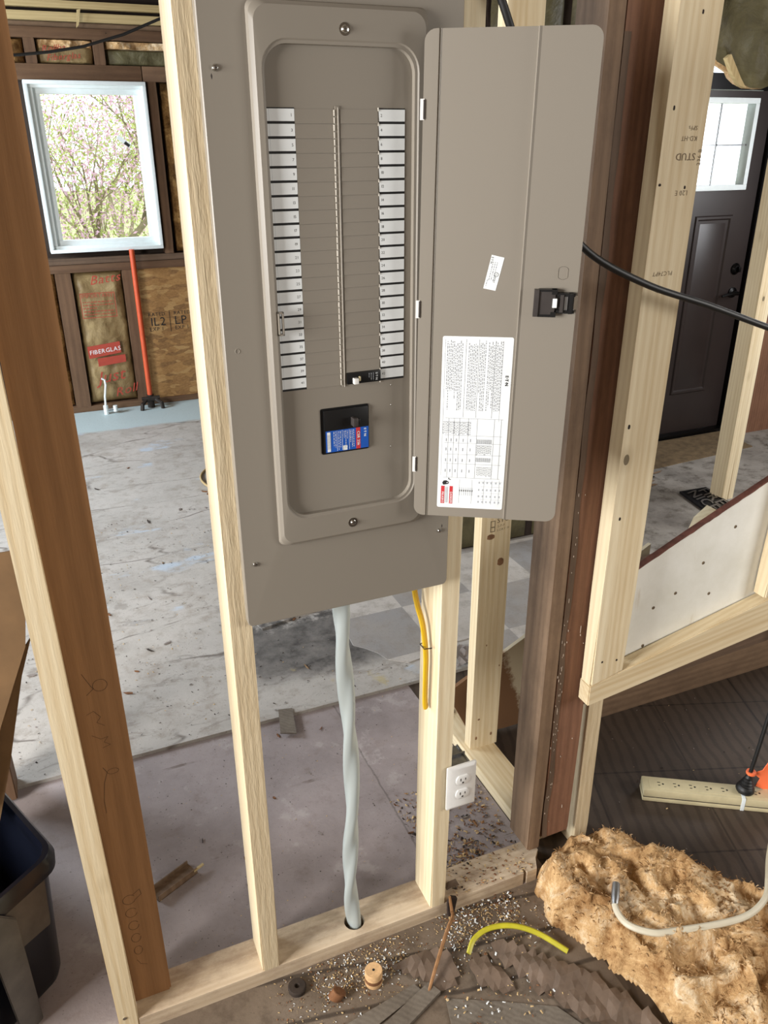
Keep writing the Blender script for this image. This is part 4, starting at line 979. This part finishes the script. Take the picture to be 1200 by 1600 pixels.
# round lock knock-out ring
mb = MB(); c_s, c_z, r_s, r_z = .2120, 1.5060, .0082, .0100
ringp = []
for i in range(28):
    a = 2*math.pi*i/28; s = max(-.0074, min(.0074, .0098*math.cos(a))); ringp.append((c_s+s, c_z+.0098*math.sin(a)))
for i in range(28):
    a = ringp[i]; b = ringp[(i+1) % 28]; ca = (c_s+(a[0]-c_s)*.92, c_z+(a[1]-c_z)*.93); cb = (c_s+(b[0]-c_s)*.92, c_z+(b[1]-c_z)*.93)
    ma = ((a[0]+ca[0])/2, (a[1]+ca[1])/2); mb_ = ((b[0]+cb[0])/2, (b[1]+cb[1])/2)
    mb.add([LF(*a, .0022), LF(*b, .0022), LF(*mb_, .0031), LF(*ma, .0031), LF(*cb, .0022), LF(*ca, .0022)], [(0, 3, 2, 1), (3, 5, 4, 2)], 'taupe')
mb.build('knockout', leaf)
# latch
mb = MB()
lfbox(mb, .1745, .2035, 1.4455, 1.4800, .002, .0120, 'gunmetal'); lfbox(mb, .1720, .1790, 1.4430, 1.4825, .002, .0150, 'gunmetal')
lfbox(mb, .1790, .2055, 1.4425, 1.4460, .002, .0135, 'black'); lfbox(mb, .1790, .2055, 1.4800, 1.4835, .002, .0135, 'black')
lfbox(mb, .1980, .2060, 1.4425, 1.4500, .002, .0140, 'black'); lfbox(mb, .1980, .2060, 1.4760, 1.4835, .002, .0140, 'black')
lfbox(mb, .2060, .2330, 1.4480, 1.4530, .002, .0120, 'black'); lfbox(mb, .2060, .2330, 1.4730, 1.4780, .002, .0120, 'black'); lfbox(mb, .2040, .2330, 1.4480, 1.4780, .002, .0055, 'gunmetal')
lt = mb.build('latch', leaf)
mb = MB(); lfbox(mb, .2000, .2065, 1.4565, 1.4700, .003, .0135, 'label'); mb.build('latch_window', lt)
mb = MB(); lfbox(mb, .2110, .2160, 1.4500, 1.4760, .004, .0150, 'gunmetal'); lfbox(mb, .2240, .2300, 1.4480, 1.4780, .004, .0155, 'black'); lfbox(mb, .2175, .2225, 1.4530, 1.4735, .004, .0110, 'galv'); lfbox(mb, .2320, .2375, 1.4530, 1.4740, .001, .0070, 'zinc'); mb.build('latch_slide', lt)

# ------------------------------------------------------------------ cables
mb = MB(); P = []; nseg = 110
key = [(.2210, .045, .955), (.2215, .045, .86), (.2230, .045, .75), (.2290, .044, .62), (.2325, .042, .50), (.2300, .041, .36), (.2225, .040, .25), (.2215, .040, .14), (.2280, .040, .03), (.2285, .040, -.02)]
def cat(keys, t):
    n = len(keys)-1; x = t*n; i = min(int(x), n-1); f = x-i
    p0, p1, p2, p3 = [Vector(keys[max(0, min(n, k))]) for k in (i-1, i, i+1, i+2)]
    return .5*((2*p1)+(p2-p0)*f+(2*p0-5*p1+4*p2-p3)*f*f+(3*p1-p0-3*p2+p3)*f**3)
P = [cat(key, i/nseg) for i in range(nseg+1)]
def seu(i, a):
    t = i/nseg; ph = t*2*math.pi*2.6
    if t < .10: k = t/.10
    else: k = 1
    return (1-k)*1.0 + k*(.92 + .17*math.cos(2*(a-ph)) + .10*abs(math.cos(1.5*(a-ph))))
mb.tube(P, .0152, 'seu', 28, shape=seu)
o = mb.build('service_cable', smooth=60); tag(o, 'thick twisted grey service cable from the panel bottom into the floor plate', 'cable')
mb = MB(); mb.tube([cat([(.392, .082, 1.0), (.392, .084, .88), (.393, .070, .835), (.395, .048, .80), (.397, .035, .74), (.397, .034, .68), (.398, .036, .62), (.400, .036, .60)], i/40) for i in range(41)], .0062, 'yellow', 10, shape=lambda i, a: 1+.25*math.cos(2*a))
yc = mb.build('yellow_cable'); tag(yc, 'yellow electrical cable stapled down the stud right of the panel', 'cable')
mb = MB(); mb.tube([(.404, .021, .757), (.388, .024, .757), (.388, .044, .757), (.404, .047, .757)], .0012, 'iron', 6); mb.build('staple', yc)
mb = MB(); mb.tube([cat([(.445, -.118, .006), (.470, -.098, .018), (.512, -.093, .026), (.564, -.108, .026), (.612, -.143, .018), (.655, -.202, .006)], i/30) for i in range(31)], .0048, 'yelgreen', 10, shape=lambda i, a: 1+.3*math.cos(2*a))
o = mb.build('cable_offcut'); tag(o, 'short yellow-green cable offcut arched on the floor in front of the plate', 'cable')
mb = MB(); mb.tube([cat([(.400, -.006, 2.3), (.412, -.007, 2.05), (.440, -.012, 1.93), (.475, -.014, 1.868), (.520, -.016, 1.77), (.575, -.020, 1.62), (.640, -.032, 1.525), (.771, -.040, 1.458), (.926, -.045, 1.408), (1.099, -.050, 1.349), (1.35, -.055, 1.27), (1.9, -.2, 1.2)], i/90) for i in range(91)], .0062, 'rubber', 12)
o = mb.build('black_cable'); tag(o, 'thick black cable sagging from behind the panel door across the fresh stud', 'cable')

# ------------------------------------------------------------------ outlet on the right stud
e = empty('wall_outlet', (.470, .0, .40)); tag(e, 'white double outlet with cover plate on the side of the stud, above the scattered chips', 'outlet')
OX0, OX1, OZ0, OZ1 = .4335, .5045, .3390, .4570; yo = -.0100
mb = MB(); L_ = [(rrect(OX0, OX1, OZ0, OZ1, .003, 3), yo+.006), (rrect(OX0, OX1, OZ0, OZ1, .003, 3), yo+.002), (rrect(OX0+.007, OX1-.006, OZ0+.006, OZ1-.006, .003, 3), yo-.0015)]
loops(mb, L_, 'white', True); mb.v = [(x-.47, y, z-.4) for x, y, z in mb.v]; mb.build('cover_plate', e)
for zc in (.4190, .3800):
    mb = MB(); rp = []
    for i in range(28): a = 2*math.pi*i/28; rp.append((.4695+.0165*math.cos(a), zc+max(-.0125, min(.0125, .0165*math.sin(a)))))
    loops(mb, [(rp, yo), (rp, yo-.0040), ([(.4695+(x-.4695)*.93, zc+(z-zc)*.93) for x, z in rp], yo-.0046)], 'white', True)
    yy = yo-.0047
    mb.box((.4625, yy-.0003, zc-.001), (.4645, yy, zc+.0065), 'black'); mb.box((.4745, yy-.0003, zc-.0005), (.4762, yy, zc+.0055), 'black'); mb.lathe([(.0003, 0), (.0024, 0), (.0003, .0003)], 'black', Matrix.Translation((.4695, yy, zc-.0065)) @ Matrix.Rotation(R(90), 4, 'X'), 12)
    mb.v = [(x-.47, y, z-.4) for x, y, z in mb.v]; mb.build('receptacle', e)
mb = MB(); t_ = .0015; bx0, bx1, bz0, bz1 = .4485, .4945, .350, .447
for a, b in (((bx0, -.004, bz0), (bx0+t_, .062, bz1)), ((bx1-t_, -.004, bz0), (bx1, .062, bz1)), ((bx0, .0605, bz0), (bx1, .062, bz1)), ((bx0, -.004, bz0), (bx1, .062, bz0+t_)), ((bx0, -.004, bz1-t_), (bx1, .062, bz1))): mb.box(a, b, 'galv')
mb.box((bx0, .030, bz1), (bx1+.002, .034, bz1+.006), 'galv'); mb.box((bx0, -.004, bz1), (bx0+.003, .062, bz1+.003), 'galv'); mb.box((bx1-.003, -.004, bz1), (bx1, .062, bz1+.003), 'galv')
mb.v = [(x-.47, y, z-.4) for x, y, z in mb.v]; mb.build('steel_box', e)

# ------------------------------------------------------------------ power strip, plug, tag, cords on the dark floor
ps = empty('power_strip', (1.135, .135, 0)); ps.rotation_euler = (0, 0, math.atan2(-.17, .30)); tag(ps, 'long beige power strip lying on the dark floor with a black plug in it', 'power strip')
ps.rotation_euler = (0, 0, math.atan2(-.055-.128, 1.425-1.125))
mb = MB(); mb.box((0, -.029, .0), (.62, .029, .0135), 'ivory', .004); mb.box((0.0005, -.0285, .0150), (.6195, .0285, .040), 'ivory', .005); mb.box((.002, -.027, .012), (.618, .027, .017), 'gunmetal'); mb.build('housing', ps)
mb = MB(); mb.box((.018, -.020, .0395), (.60, .020, .0408), 'ivory', .0004); mb.build('face_strip', ps)
mb = MB()
for k in range(7):
    u = .045+.043*k
    mb.box((u-.004, .004, .0405), (u+.004, .0065, .0411), 'black'); mb.box((u-.003, -.0075, .0405), (u+.003, -.005, .0411), 'black'); mb.lathe([(.0003, 0), (.003, 0), (.0003, .0003)], 'black', Matrix.Translation((u+.011, 0, .0409)), 10)
mb.build('socket_slots', ps)
mb = MB(); mb.box((.262, -.0300, .0), (.272, .0300, .0412), 'vinyl', .001); mb.build('band', ps)
Ms = ps.rotation_euler.to_matrix().to_4x4(); Ms.translation = ps.location
pc = Ms @ Vector((.275, .004, .041))
e = empty('black_plug', pc); tag(e, 'black ribbed plug with its black cord, standing in the power strip', 'plug')
mb = MB(); mb.lathe([(.004, 0), (.022, 0), (.025, .006), (.024, .014), (.019, .020), (.020, .023), (.016, .026), (.017, .030), (.013, .034), (.014, .038), (.010, .042), (.0105, .047), (.0075, .052), (.007, .062), (.004, .062)], 'rubber', Matrix.Rotation(R(6), 4, 'Y'), 24); mb.build('plug_body', e)
mb = MB(); q0 = Vector(pc); mb.tube([Vector(k)-q0 for k in [cat([tuple(q0+Vector((.006, 0, .055))), (q0.x+.014, q0.y, q0.z+.12), (q0.x+.035, q0.y+.005, .30), (q0.x+.060, q0.y+.01, .45), (q0.x+.075, q0.y+.01, .62), (q0.x+.08, q0.y+.0, .9)], i/30) for i in range(31)]], .0055, 'rubber', 10); mb.build('cord', e)
e2 = empty('orange_cord_tag', q0 + Vector((.010, 0, .062))); tag(e2, 'bright orange plastic tag tied round the black plug cord', 'tag')
mb = MB()
mb.lathe([(.0075, -.004), (.0125, -.004), (.0135, 0), (.0125, .004), (.0075, .004)], 'orangetag', Matrix.Identity(4), 18)
P = [(.010, .003), (.030, .010), (.040, .036), (.048, .040), (.120, .020), (.14, -.10), (.115, -.10), (.020, -.045), (.028, -.020), (.010, -.003)]
mb.prism(P, lambda u, v, d: (u, d - u*.35, v - .004), -.0008, .0008, 'orangetag'); mb.build('tag_plate', e2)

# white cord with connector on the glass wool
mb = MB(); WK = [(.792, -.178, .115), (.775, -.195, .108), (.762, -.225, .105), (.765, -.262, .105), (.800, -.300, .108), (.850, -.316, .108), (.96, -.342, .108), (1.03, -.348, .110), (1.09, -.332, .115), (1.13, -.300, .12), (1.18, -.255, .12), (1.25, -.20, .13), (1.35, -.12, .14), (1.5, -.05, .16)]
mb.tube([cat(WK, i/80) for i in range(8, 81)], .0068, 'almond', 10, shape=lambda i, a: 1+.12*math.cos(2*a))
wc = mb.build('appliance_cord'); tag(wc, 'off-white appliance cord looping over the glass wool batt', 'cord')
mb = MB(); a = cat(WK, 0); b = cat(WK, .11); mb.tube([a+(a-b)*.35, a, a+(b-a)*.5, b], [.009, .0095, .0095, .0072], 'galv', 10); mb.build('connector', wc)

# ------------------------------------------------------------------ glass wool batt on the floor
OUT = [(.735, .020), (.80, .052), (.90, .045), (.96, .010), (1.03, -.085), (1.10, -.20), (1.17, -.31), (1.30, -.48), (1.38, -.62), (.98, -.72), (.86, -.56), (.765, -.43), (.745, -.33), (.705, -.22), (.668, -.12), (.680, -.03)]
def inside(x, y):
    c = False; n = len(OUT); dm = 9
    for i in range(n):
        x1, y1 = OUT[i]; x2, y2 = OUT[(i+1) % n]
        if (y1 > y) != (y2 > y) and x < (x2-x1)*(y-y1)/(y2-y1)+x1: c = not c
        ex, ey = x2-x1, y2-y1; t = max(0, min(1, ((x-x1)*ex+(y-y1)*ey)/(ex*ex+ey*ey))); dm = min(dm, math.hypot(x-x1-t*ex, y-y1-t*ey))
    return dm if c else -dm
st = .0052; nx = int(.80/st); ny = int(.84/st); vs = []; idx = {}; fs = []
for j in range(ny+1):
    for i in range(nx+1):
        x = .62+i*st; y = -.76+j*st
        w = .018*noise.fractal(Vector((x*12, y*12, 0)), 1, 2, 3)
        d = inside(x, y)+w
        if d < -.0035: continue
        d = max(d, 0)
        prof_ = min(1, math.sqrt(d/.05)) if d < .05 else 1
        n1 = noise.fractal(Vector((x*11, y*11, 3)), .9, 2, 5); n2 = 1-abs(noise.noise(Vector((x*12+2*n1*.3, y*12, 7))))*2.2; n3 = noise.noise(Vector((x*70, y*70, 1)))
        h = (.072 + .022*n1 + .027*n2 + .004*n3)*prof_ + .002
        vs.append((x + .008*noise.noise(Vector((y*30, x*30, 4))), y + .008*noise.noise(Vector((y*30, x*30, 9))), max(.002, h))); idx[(i, j)] = len(vs)-1
for (i, j), a in idx.items():
    b, c, d = idx.get((i+1, j)), idx.get((i+1, j+1)), idx.get((i, j+1))
    if b is not None and c is not None and d is not None: fs.append((a, b, c, d))
mb = MB(); mb.add(vs, fs, 'wool'); o = mb.build('glass_wool_batt', smooth=70)
bmx = bmesh.new(); bmx.from_mesh(o.data); be = [e_ for e_ in bmx.edges if e_.is_boundary]
r_ = bmesh.ops.extrude_edge_only(bmx, edges=be)
for v_ in r_['geom']:
    if isinstance(v_, bmesh.types.BMVert): v_.co.z = .0
bmx.to_mesh(o.data); bmx.free(); tag(o, 'fluffy tan glass wool batt lying on the floor at the lower right', 'insulation')
# fibre tufts on its surface: uncountable
rr = random.Random(12); mb = MB()
keys_ = list(idx.values())
for k in range(2600):
    p_ = Vector(vs[rr.choice(keys_)]); 
    if p_.z < .02: continue
    L_ = rr.uniform(.005, .016); d = Vector((rr.gauss(0, 1), rr.gauss(0, 1), rr.uniform(-.1, .35))).normalized()*L_; sd = d.cross(Vector((0, 0, 1))).normalized()*rr.uniform(.0005, .0018)
    mb.add([p_-sd+Vector((0, 0, .001)), p_+sd+Vector((0, 0, .001)), p_+d*.6+sd*.7+Vector((0, 0, .0035)), p_+d+Vector((0, 0, .001)), p_+d*.6-sd*.7+Vector((0, 0, .0035))], [(0, 1, 2, 3, 4)], 'wool')
tf = mb.build('loose_fibre', o, smooth=0); tf['kind'] = 'stuff'

# ------------------------------------------------------------------ paper, debris, floor pieces
def crumple(name, pts, z, mat, seed, lab, amp=.016, cat_='paper', st=.0165):
    noise.seed_set(int(seed*7)+1)
    xs = [p[0] for p in pts]; ys = [p[1] for p in pts]; vs = []; idx = {}; fs = []
    def ins(x, y):
        c = False; n = len(pts)
        for i in range(n):
            x1, y1 = pts[i]; x2, y2 = pts[(i+1) % n]
            if (y1 > y) != (y2 > y) and x < (x2-x1)*(y-y1)/(y2-y1)+x1: c = not c
        return c
    for j in range(int((max(ys)-min(ys))/st)+2):
        for i in range(int((max(xs)-min(xs))/st)+2):
            x = min(xs)+i*st; y = min(ys)+j*st
            if not ins(x + .01*noise.noise(Vector((x*25, y*25, seed))), y + .01*noise.noise(Vector((y*25, x*25, seed)))): continue
            h = amp*1.1*abs(noise.noise(Vector((x*13+y*9, y*11, seed)))) + amp*.28*noise.random()
            x += st*.35*noise.noise(Vector((x*90, y*90, 2))); y_ = y + st*.35*noise.noise(Vector((y*90, x*90, 5)))
            vs.append((x, y_, z+.002+h)); idx[(i, j)] = len(vs)-1
    for (i, j), a in idx.items():
        b, c, d = idx.get((i+1, j)), idx.get((i+1, j+1)), idx.get((i, j+1))
        if b is not None and c is not None and d is not None: fs.append((a, b, c)); fs.append((a, c, d))
    K = len(vs); n0 = len(fs)
    vs += [(x, y, q-.0012) for x, y, q in vs]; fs += [tuple(K+i for i in f[::-1]) for f in fs[:n0]]
    mb = MB(); mb.add(vs, fs, mat); o = mb.build(name, smooth=0); tag(o, lab, cat_); return o
crumple('kraft_paper', [(.255, -.075), (.33, -.055), (.41, -.075), (.43, -.12), (.40, -.175), (.36, -.19), (.30, -.14)], 0, 'kraftbrown', 1, 'crumpled brown kraft paper just right of the sawn wood plug', .014)
crumple('kraft_paper', [(.415, -.13), (.47, -.115), (.51, -.17), (.50, -.235), (.45, -.235), (.42, -.19)], 0, 'kraftbrown', 2, 'folded brown kraft paper under the left end of the yellow-green offcut', .016)
crumple('kraft_paper', [(.47, -.12), (.53, -.115), (.60, -.17), (.655, -.225), (.70, -.30), (.74, -.39), (.78, -.48), (.66, -.46), (.57, -.33), (.52, -.235)], 0, 'kraftbrown', 3, 'long crumpled brown kraft paper strip beside the glass wool', .017)
crumple('kraft_paper', [(.445, .012), (.50, .025), (.515, .05), (.475, .055), (.449, .04)], .038, 'kraftbrown', 4, 'small wad of brown paper on the floor plate at the stud foot', .02)
def flat(name, pts, z, th, mat, lab, cat_='wood scrap', seed=0, bev=0):
    mb = MB(); mb.prism(pts, lambda u, v, d: (u, v, d), z, z+th, mat, bev); o = mb.build(name); tag(o, lab, cat_); return o
M['greyboard'] = wood('grey_weathered_board', '#7d7468', '#5a5148', knots=False, grime=.3)
flat('floor_board_scrap', [(.04, -.19), (.10, -.165), (.30, -.135), (.31, -.155), (.20, -.185), (.07, -.225)], 0, .006, 'greyboard', 'grey weathered floor strip in front of the sawn wood plug')
flat('floor_board_scrap', [(.09, -.235), (.25, -.175), (.33, -.145), (.345, -.175), (.25, -.215), (.12, -.27)], 0, .009, 'greyboard', 'grey board scrap nearest the bottom edge of the picture')
flat('slate_sheet', [(.35, -.19), (.45, -.24), (.56, -.30), (.62, -.42), (.44, -.50), (.32, -.30)], 0, .003, 'greyboard', 'flat dark grey sheet lying in front of the crumpled paper', 'sheet')
flat('plywood_strip', [(.335, 1.50), (.371, 1.367), (.68, 1.437), (.69, 1.60), (.34, 1.56)], .012, .008, 'lightply' if 'lightply' in M else 'fl_worn', 'dirty pale plywood strip on the floor behind the twisted grey cable', 'board')
TL = [(.695, 1.62), (.66, 1.30), (.648, 1.134), (.68, 1.10), (.711, 1.054), (.727, 1.004), (.79, .955), (.86, .965), (.92, 1.005), (1.06, 1.005), (1.10, .90), (1.14, .87), (1.34, .94), (1.50, .95), (1.52, 1.19), (1.70, 1.28), (2.1, 1.32), (2.1, 1.62), (1.29, 1.65)]
flat('tile_flooring', TL, .012, .004, 'fl_tile', 'worn checkered grey and white tile flooring with a broken edge', 'tile flooring')
flat('pale_wood_piece', [(.292, .885), (.336, .875), (.312, .752), (.266, .772)], .012, .004, 'greyboard', 'short pale slat lying across the floor seam left of the twisted cable')
o = crumple('torn_paper', [(.93, .84), (1.02, .86), (1.06, .93), (1.0, .99), (.93, .96)], .012, 'paper_scrap', 7, 'crumpled grey paper wad behind the plate that runs away', .03)
def chipbox(name, c, sx, sy, sz, rz, mat, lab, tilt=0, cat_='wood scrap'):
    mb = MB(); mb.box((-sx/2, -sy/2, 0), (sx/2, sy/2, sz), mat, min(sz, .002)*.4); o = mb.build(name, loc=c, rot=(tilt, 0, rz)); tag(o, lab, cat_); return o
# channel-shaped brown scrap left
mb = MB(); mb.box((-.06, -.022, 0), (.055, .022, .003), 'old'); mb.box((-.06, -.022, 0), (.055, -.019, .018), 'old'); mb.box((-.06, .019, 0), (.055, .022, .012), 'old'); mb.box((.045, -.024, .012), (.075, -.018, .016), 'lath')
o = mb.build('trim_scrap', loc=(-.135, .352, .0), rot=(0, 0, .45)); tag(o, 'brown broken trim scrap on the grey floor right of the tan post', 'wood scrap')
# sawn plugs
mb = MB(); mb.lathe([(.0005, 0), (.0185, 0), (.0195, .002), (.0195, .038), (.0185, .040), (.0005, .040)], 'spool', Matrix.Identity(4), 28)
mb.lathe([(.0003, .0402), (.003, .0402), (.0003, .0405)], 'blackm', Matrix.Identity(4), 12); mb.lathe([(.0197, .012), (.0199, .016), (.0197, .022)], 'plugwood', Matrix.Identity(4), 28)
o = mb.build('sawn_wood_plug', loc=(.222, -.092, 0)); tag(o, 'pale round sawn-out wood plug standing on the floor before the cable hole', 'wood plug')
mb = MB(); mb.lathe([(.0005, 0), (.019, 0), (.020, .002), (.020, .011), (.018, .013), (.006, .013), (.0055, .008), (.0005, .008)], 'debrisdark', Matrix.Identity(4), 22)
o = mb.build('round_dark_disc', loc=(.062, -.042, 0)); tag(o, 'flat dark round disc on the dusty floor left of the sawn plugs', 'disc')
mb = MB(); mb.lathe([(.0005, 0), (.017, 0), (.018, .002), (.0175, .020), (.016, .021), (.0005, .021)], 'plugwood', Matrix.Rotation(R(38), 4, 'Y') @ Matrix.Scale(.7, 4, (0, 1, 0)), 14)
o = mb.build('split_wood_plug', loc=(.128, -.098, .008)); tag(o, 'brown split half of a wood plug tilted on the floor', 'wood plug')
# thin curved splinter propped up
mb = MB(); mb.tube([cat([(.449, -.012, .070), (.452, -.020, .03), (.440, -.045, .045), (.405, -.08, .045), (.350, -.135, .022), (.318, -.168, .004)], i/30) for i in range(31)], [.003+.0015*math.sin(i/30*3.14) for i in range(31)], 'stain', 6)
o = mb.build('curved_splinter'); tag(o, 'thin curved wood splinter leaning from the floor plate to the crumpled paper', 'splinter')
mb = MB(); mb.prism([(.448, .0), (.462, .0), (.470, .055), (.455, .064), (.446, .05)], XZ, -.012, -.004, 'bark'); o = mb.build('bark_strip'); tag(o, 'dark bark strip stuck to the plate face at the stud foot', 'bark')

# scattered bits, one by one where they can be told apart
rr = random.Random(33)
def scrap(x, y, z, L_, w_, mat, name, lab, grp):
    n = rr.randint(5, 7); pts = []
    for i in range(n): a = 2*math.pi*i/n; k = rr.uniform(.7, 1.1); pts.append((L_*.5*k*math.cos(a), w_*.5*k*math.sin(a)))
    mb = MB(); t0 = rr.uniform(-.25, .25); mb.prism(pts, lambda u, v, d: (u, v, d+abs(u*t0)), 0, rr.uniform(.0012, .003), mat); o = mb.build(name, loc=(x, y, z), rot=(0, 0, rr.uniform(0, 3.14)), smooth=0); tag(o, lab, 'debris', grp)
for k in range(24): scrap(rr.uniform(-.45, .55), rr.uniform(1.0, 3.4), .012, rr.uniform(.02, .05), rr.uniform(.006, .018), rr.choice(['paper_scrap', 'debrisdark', 'plugwood', 'card']), 'floor_scrap', 'small flat scrap lying loose on the worn pale floor of the window room', 'scraps on the window room floor')
for k in range(30): scrap(rr.uniform(1.45, 2.9), rr.uniform(.95, 2.2), .0165, rr.uniform(.03, .11), rr.uniform(.01, .04), rr.choice(['bark', 'debrisdark', 'plugwood', 'old']), 'floor_scrap', 'dark flake of debris lying loose on the hall floor', 'debris on the hall floor')
for k in range(16): scrap(rr.uniform(-.15, .72), rr.uniform(.12, .80), .0, rr.uniform(.008, .03), rr.uniform(.003, .008), rr.choice(['debrisdark', 'plugwood', 'paper_scrap']), 'floor_scrap', 'small sliver lying on the smooth grey floor sheet behind the panel wall', 'slivers on the grey floor sheet')
# wood chips and sawdust nobody could count
def chips(name, regions, lab, mats, seed):
    rr = random.Random(seed); mb = MB()
    for (x0, x1, y0, y1, z, n, smin, smax) in regions:
        for k in range(n):
            x = rr.uniform(x0, x1); y = rr.uniform(y0, y1); s = rr.uniform(smin, smax); a = rr.uniform(0, 6.28); t = rr.uniform(-.4, .4)
            d = Vector((math.cos(a), math.sin(a), t))*s; e_ = Vector((-math.sin(a), math.cos(a), rr.uniform(-.5, .5)))*s*rr.uniform(.3, .7); c = Vector((x, y, z+s*.5+.0005)); h = Vector((0, 0, s*.35))
            mb.add([c-d-e_, c+d-e_*.6, c+d+e_, c-d*.8+e_, c+h], [(0, 1, 4), (1, 2, 4), (2, 3, 4), (3, 0, 4), (3, 2, 1, 0)], rr.choice(mats))
    o = mb.build(name, smooth=0); tag(o, lab, 'wood chips', kind='stuff')
chips('wood_chips', [(.47, .73, .10, .40, 0, 520, .0015, .0055), (.47, .70, .005, .085, .038, 150, .0015, .004), (.47, .62, .09, .2, 0, 160, .002, .006)], 'wood chips scattered on the floor beneath the white outlet', ['woodchip', 'woodchip', 'stain', 'plugwood', 'debrisdark'], 1)
chips('sawdust', [(.0, .66, -.16, -.005, 0, 900, .0008, .0026), (.10, .32, -.10, -.004, 0, 500, .0008, .003), (.42, .62, -.10, .0, 0, 500, .001, .0035), (.35, .6, -.30, -.12, .004, 160, .0012, .004)], 'sawdust and pale chips scattered in front of the floor plate', ['woodchip', 'woodchip', 'plugwood', 'label'], 2)
chips('floor_grit', [(-.2, .73, .1, .84, 0, 700, .0006, .002), (-.5, .8, .87, 2.6, .012, 1100, .001, .004), (1.0, 1.6, -.1, .45, 0, 60, .0012, .003)], 'fine grit and crumbs over the worn floors', ['debrisdark', 'debrisdark', 'paper_scrap', 'woodchip'], 3)
# brown leaves on the far plate, small dark knot scrap
crumple('dry_leaves', [(.748, .60), (.80, .61), (.80, .665), (.75, .66)], .038, 'old_red', 6, 'dry reddish leaves lying on the plate behind the STUD-stamped stud', .012, 'leaves', .009)

# ------------------------------------------------------------------ tote and cardboard at the left
tt = empty('storage_tote', (-.55, .18, 0)); ang = math.atan2(.195-.429, -.348+.451); tt.rotation_euler = (0, 0, 0)
tag(tt, 'dark navy plastic tote with a thick rim at the left edge', 'storage tote')
cx, cy = -.362, .195; d1 = Vector((-.103, .234, 0)).normalized(); d2 = Vector((-.122, -.099, 0)).normalized()
def TT(a, b, z, ins=0): p = Vector((cx, cy, z)) + d1*a + d2*b - Vector((-.55, .18, 0)); return (p.x, p.y, p.z)
def trect(ins, z, r=.035, LA=.56, LB=.40):
    P = []
    for ca, cb, a0 in ((LA-r-ins, LB-r-ins, 0), (r+ins, LB-r-ins, 90), (r+ins, r+ins, 180), (LA-r-ins, r+ins, 270)):
        for i in range(6): a = R(a0+18*i); P.append(TT(ca+r*math.cos(a), cb+r*math.sin(a), z))
    return P
def tl(mb, rows, mat, cap0=False, cap1=False):
    n = len(rows[0]); vs = [p for r_ in rows for p in r_]; fs = []
    for k in range(len(rows)-1):
        for i in range(n): fs.append((k*n+i, k*n+(i+1) % n, (k+1)*n+(i+1) % n, (k+1)*n+i))
    if cap0: fs.append(tuple(range(n))[::-1])
    if cap1: fs.append(tuple(range((len(rows)-1)*n, len(rows)*n)))
    mb.add(vs, fs, mat)
mb = MB(); tl(mb, [trect(.035, .0), trect(.030, .02), trect(.012, .33), trect(.014, .33), trect(.034, .02), trect(.034, .012)], 'tote', True, True); mb.build('tub', tt, smooth=40)
mb = MB(); tl(mb, [trect(.012, .315), trect(-.002, .320), trect(-.004, .345), trect(.004, .360), trect(.014, .360), trect(.018, .345), trect(.016, .32)], 'tote'); mb.build('rim', tt, smooth=40)
mb = MB()
A_ = TT(.02, .10, .30); B_ = TT(.005, .20, .33)
mb.prism([(.05, .20), (.16, .21), (.17, .32), (.04, .335)], lambda u, v, d: TT(.010-d, u, v), 0, .012, 'clearish', .003); mb.prism([(.12, .0), (.17, .0), (.185, .30), (.15, .34), (.12, .30)], lambda u, v, d: TT(.000-d, u, v), .006, .012, 'clearish', .002); mb.build('handle_and_strap', tt)
tt2 = empty('cardboard_box', (-.45, .33, .36)); tag(tt2, 'open brown cardboard box with torn flaps above the tote at the left edge', 'cardboard box')
o0 = Vector((-.45, .33, .36))
mb = MB(); mb.prism([(-.72, 1.0), (-.336, .997), (-.329, .881), (-.345, .79), (-.42, .62), (-.50, .42), (-.74, .40)], lambda u, v, d: tuple(Vector((u, d, v))-o0), .30, .304, 'card'); mb.build('side_flap', tt2)
mb = MB(); mb.prism([(-.333, .795), (-.365, .71), (-.425, .50), (-.47, .362), (-.62, .362), (-.56, .58), (-.42, .68)], lambda u, v, d: tuple(Vector((u, d, v))-o0), .325, .329, 'card'); mb.build('torn_flap', tt2)
mb = MB(); mb.prism([(-.34, .95), (-.352, .78), (-.52, .362), (-.76, .362), (-.74, .98)], lambda u, v, d: tuple(Vector((u, d, v))-o0), .345, .40, 'blackm'); mb.build('dark_backdrop', tt2)  # added black slab, a dark backdrop for the gap behind the flaps
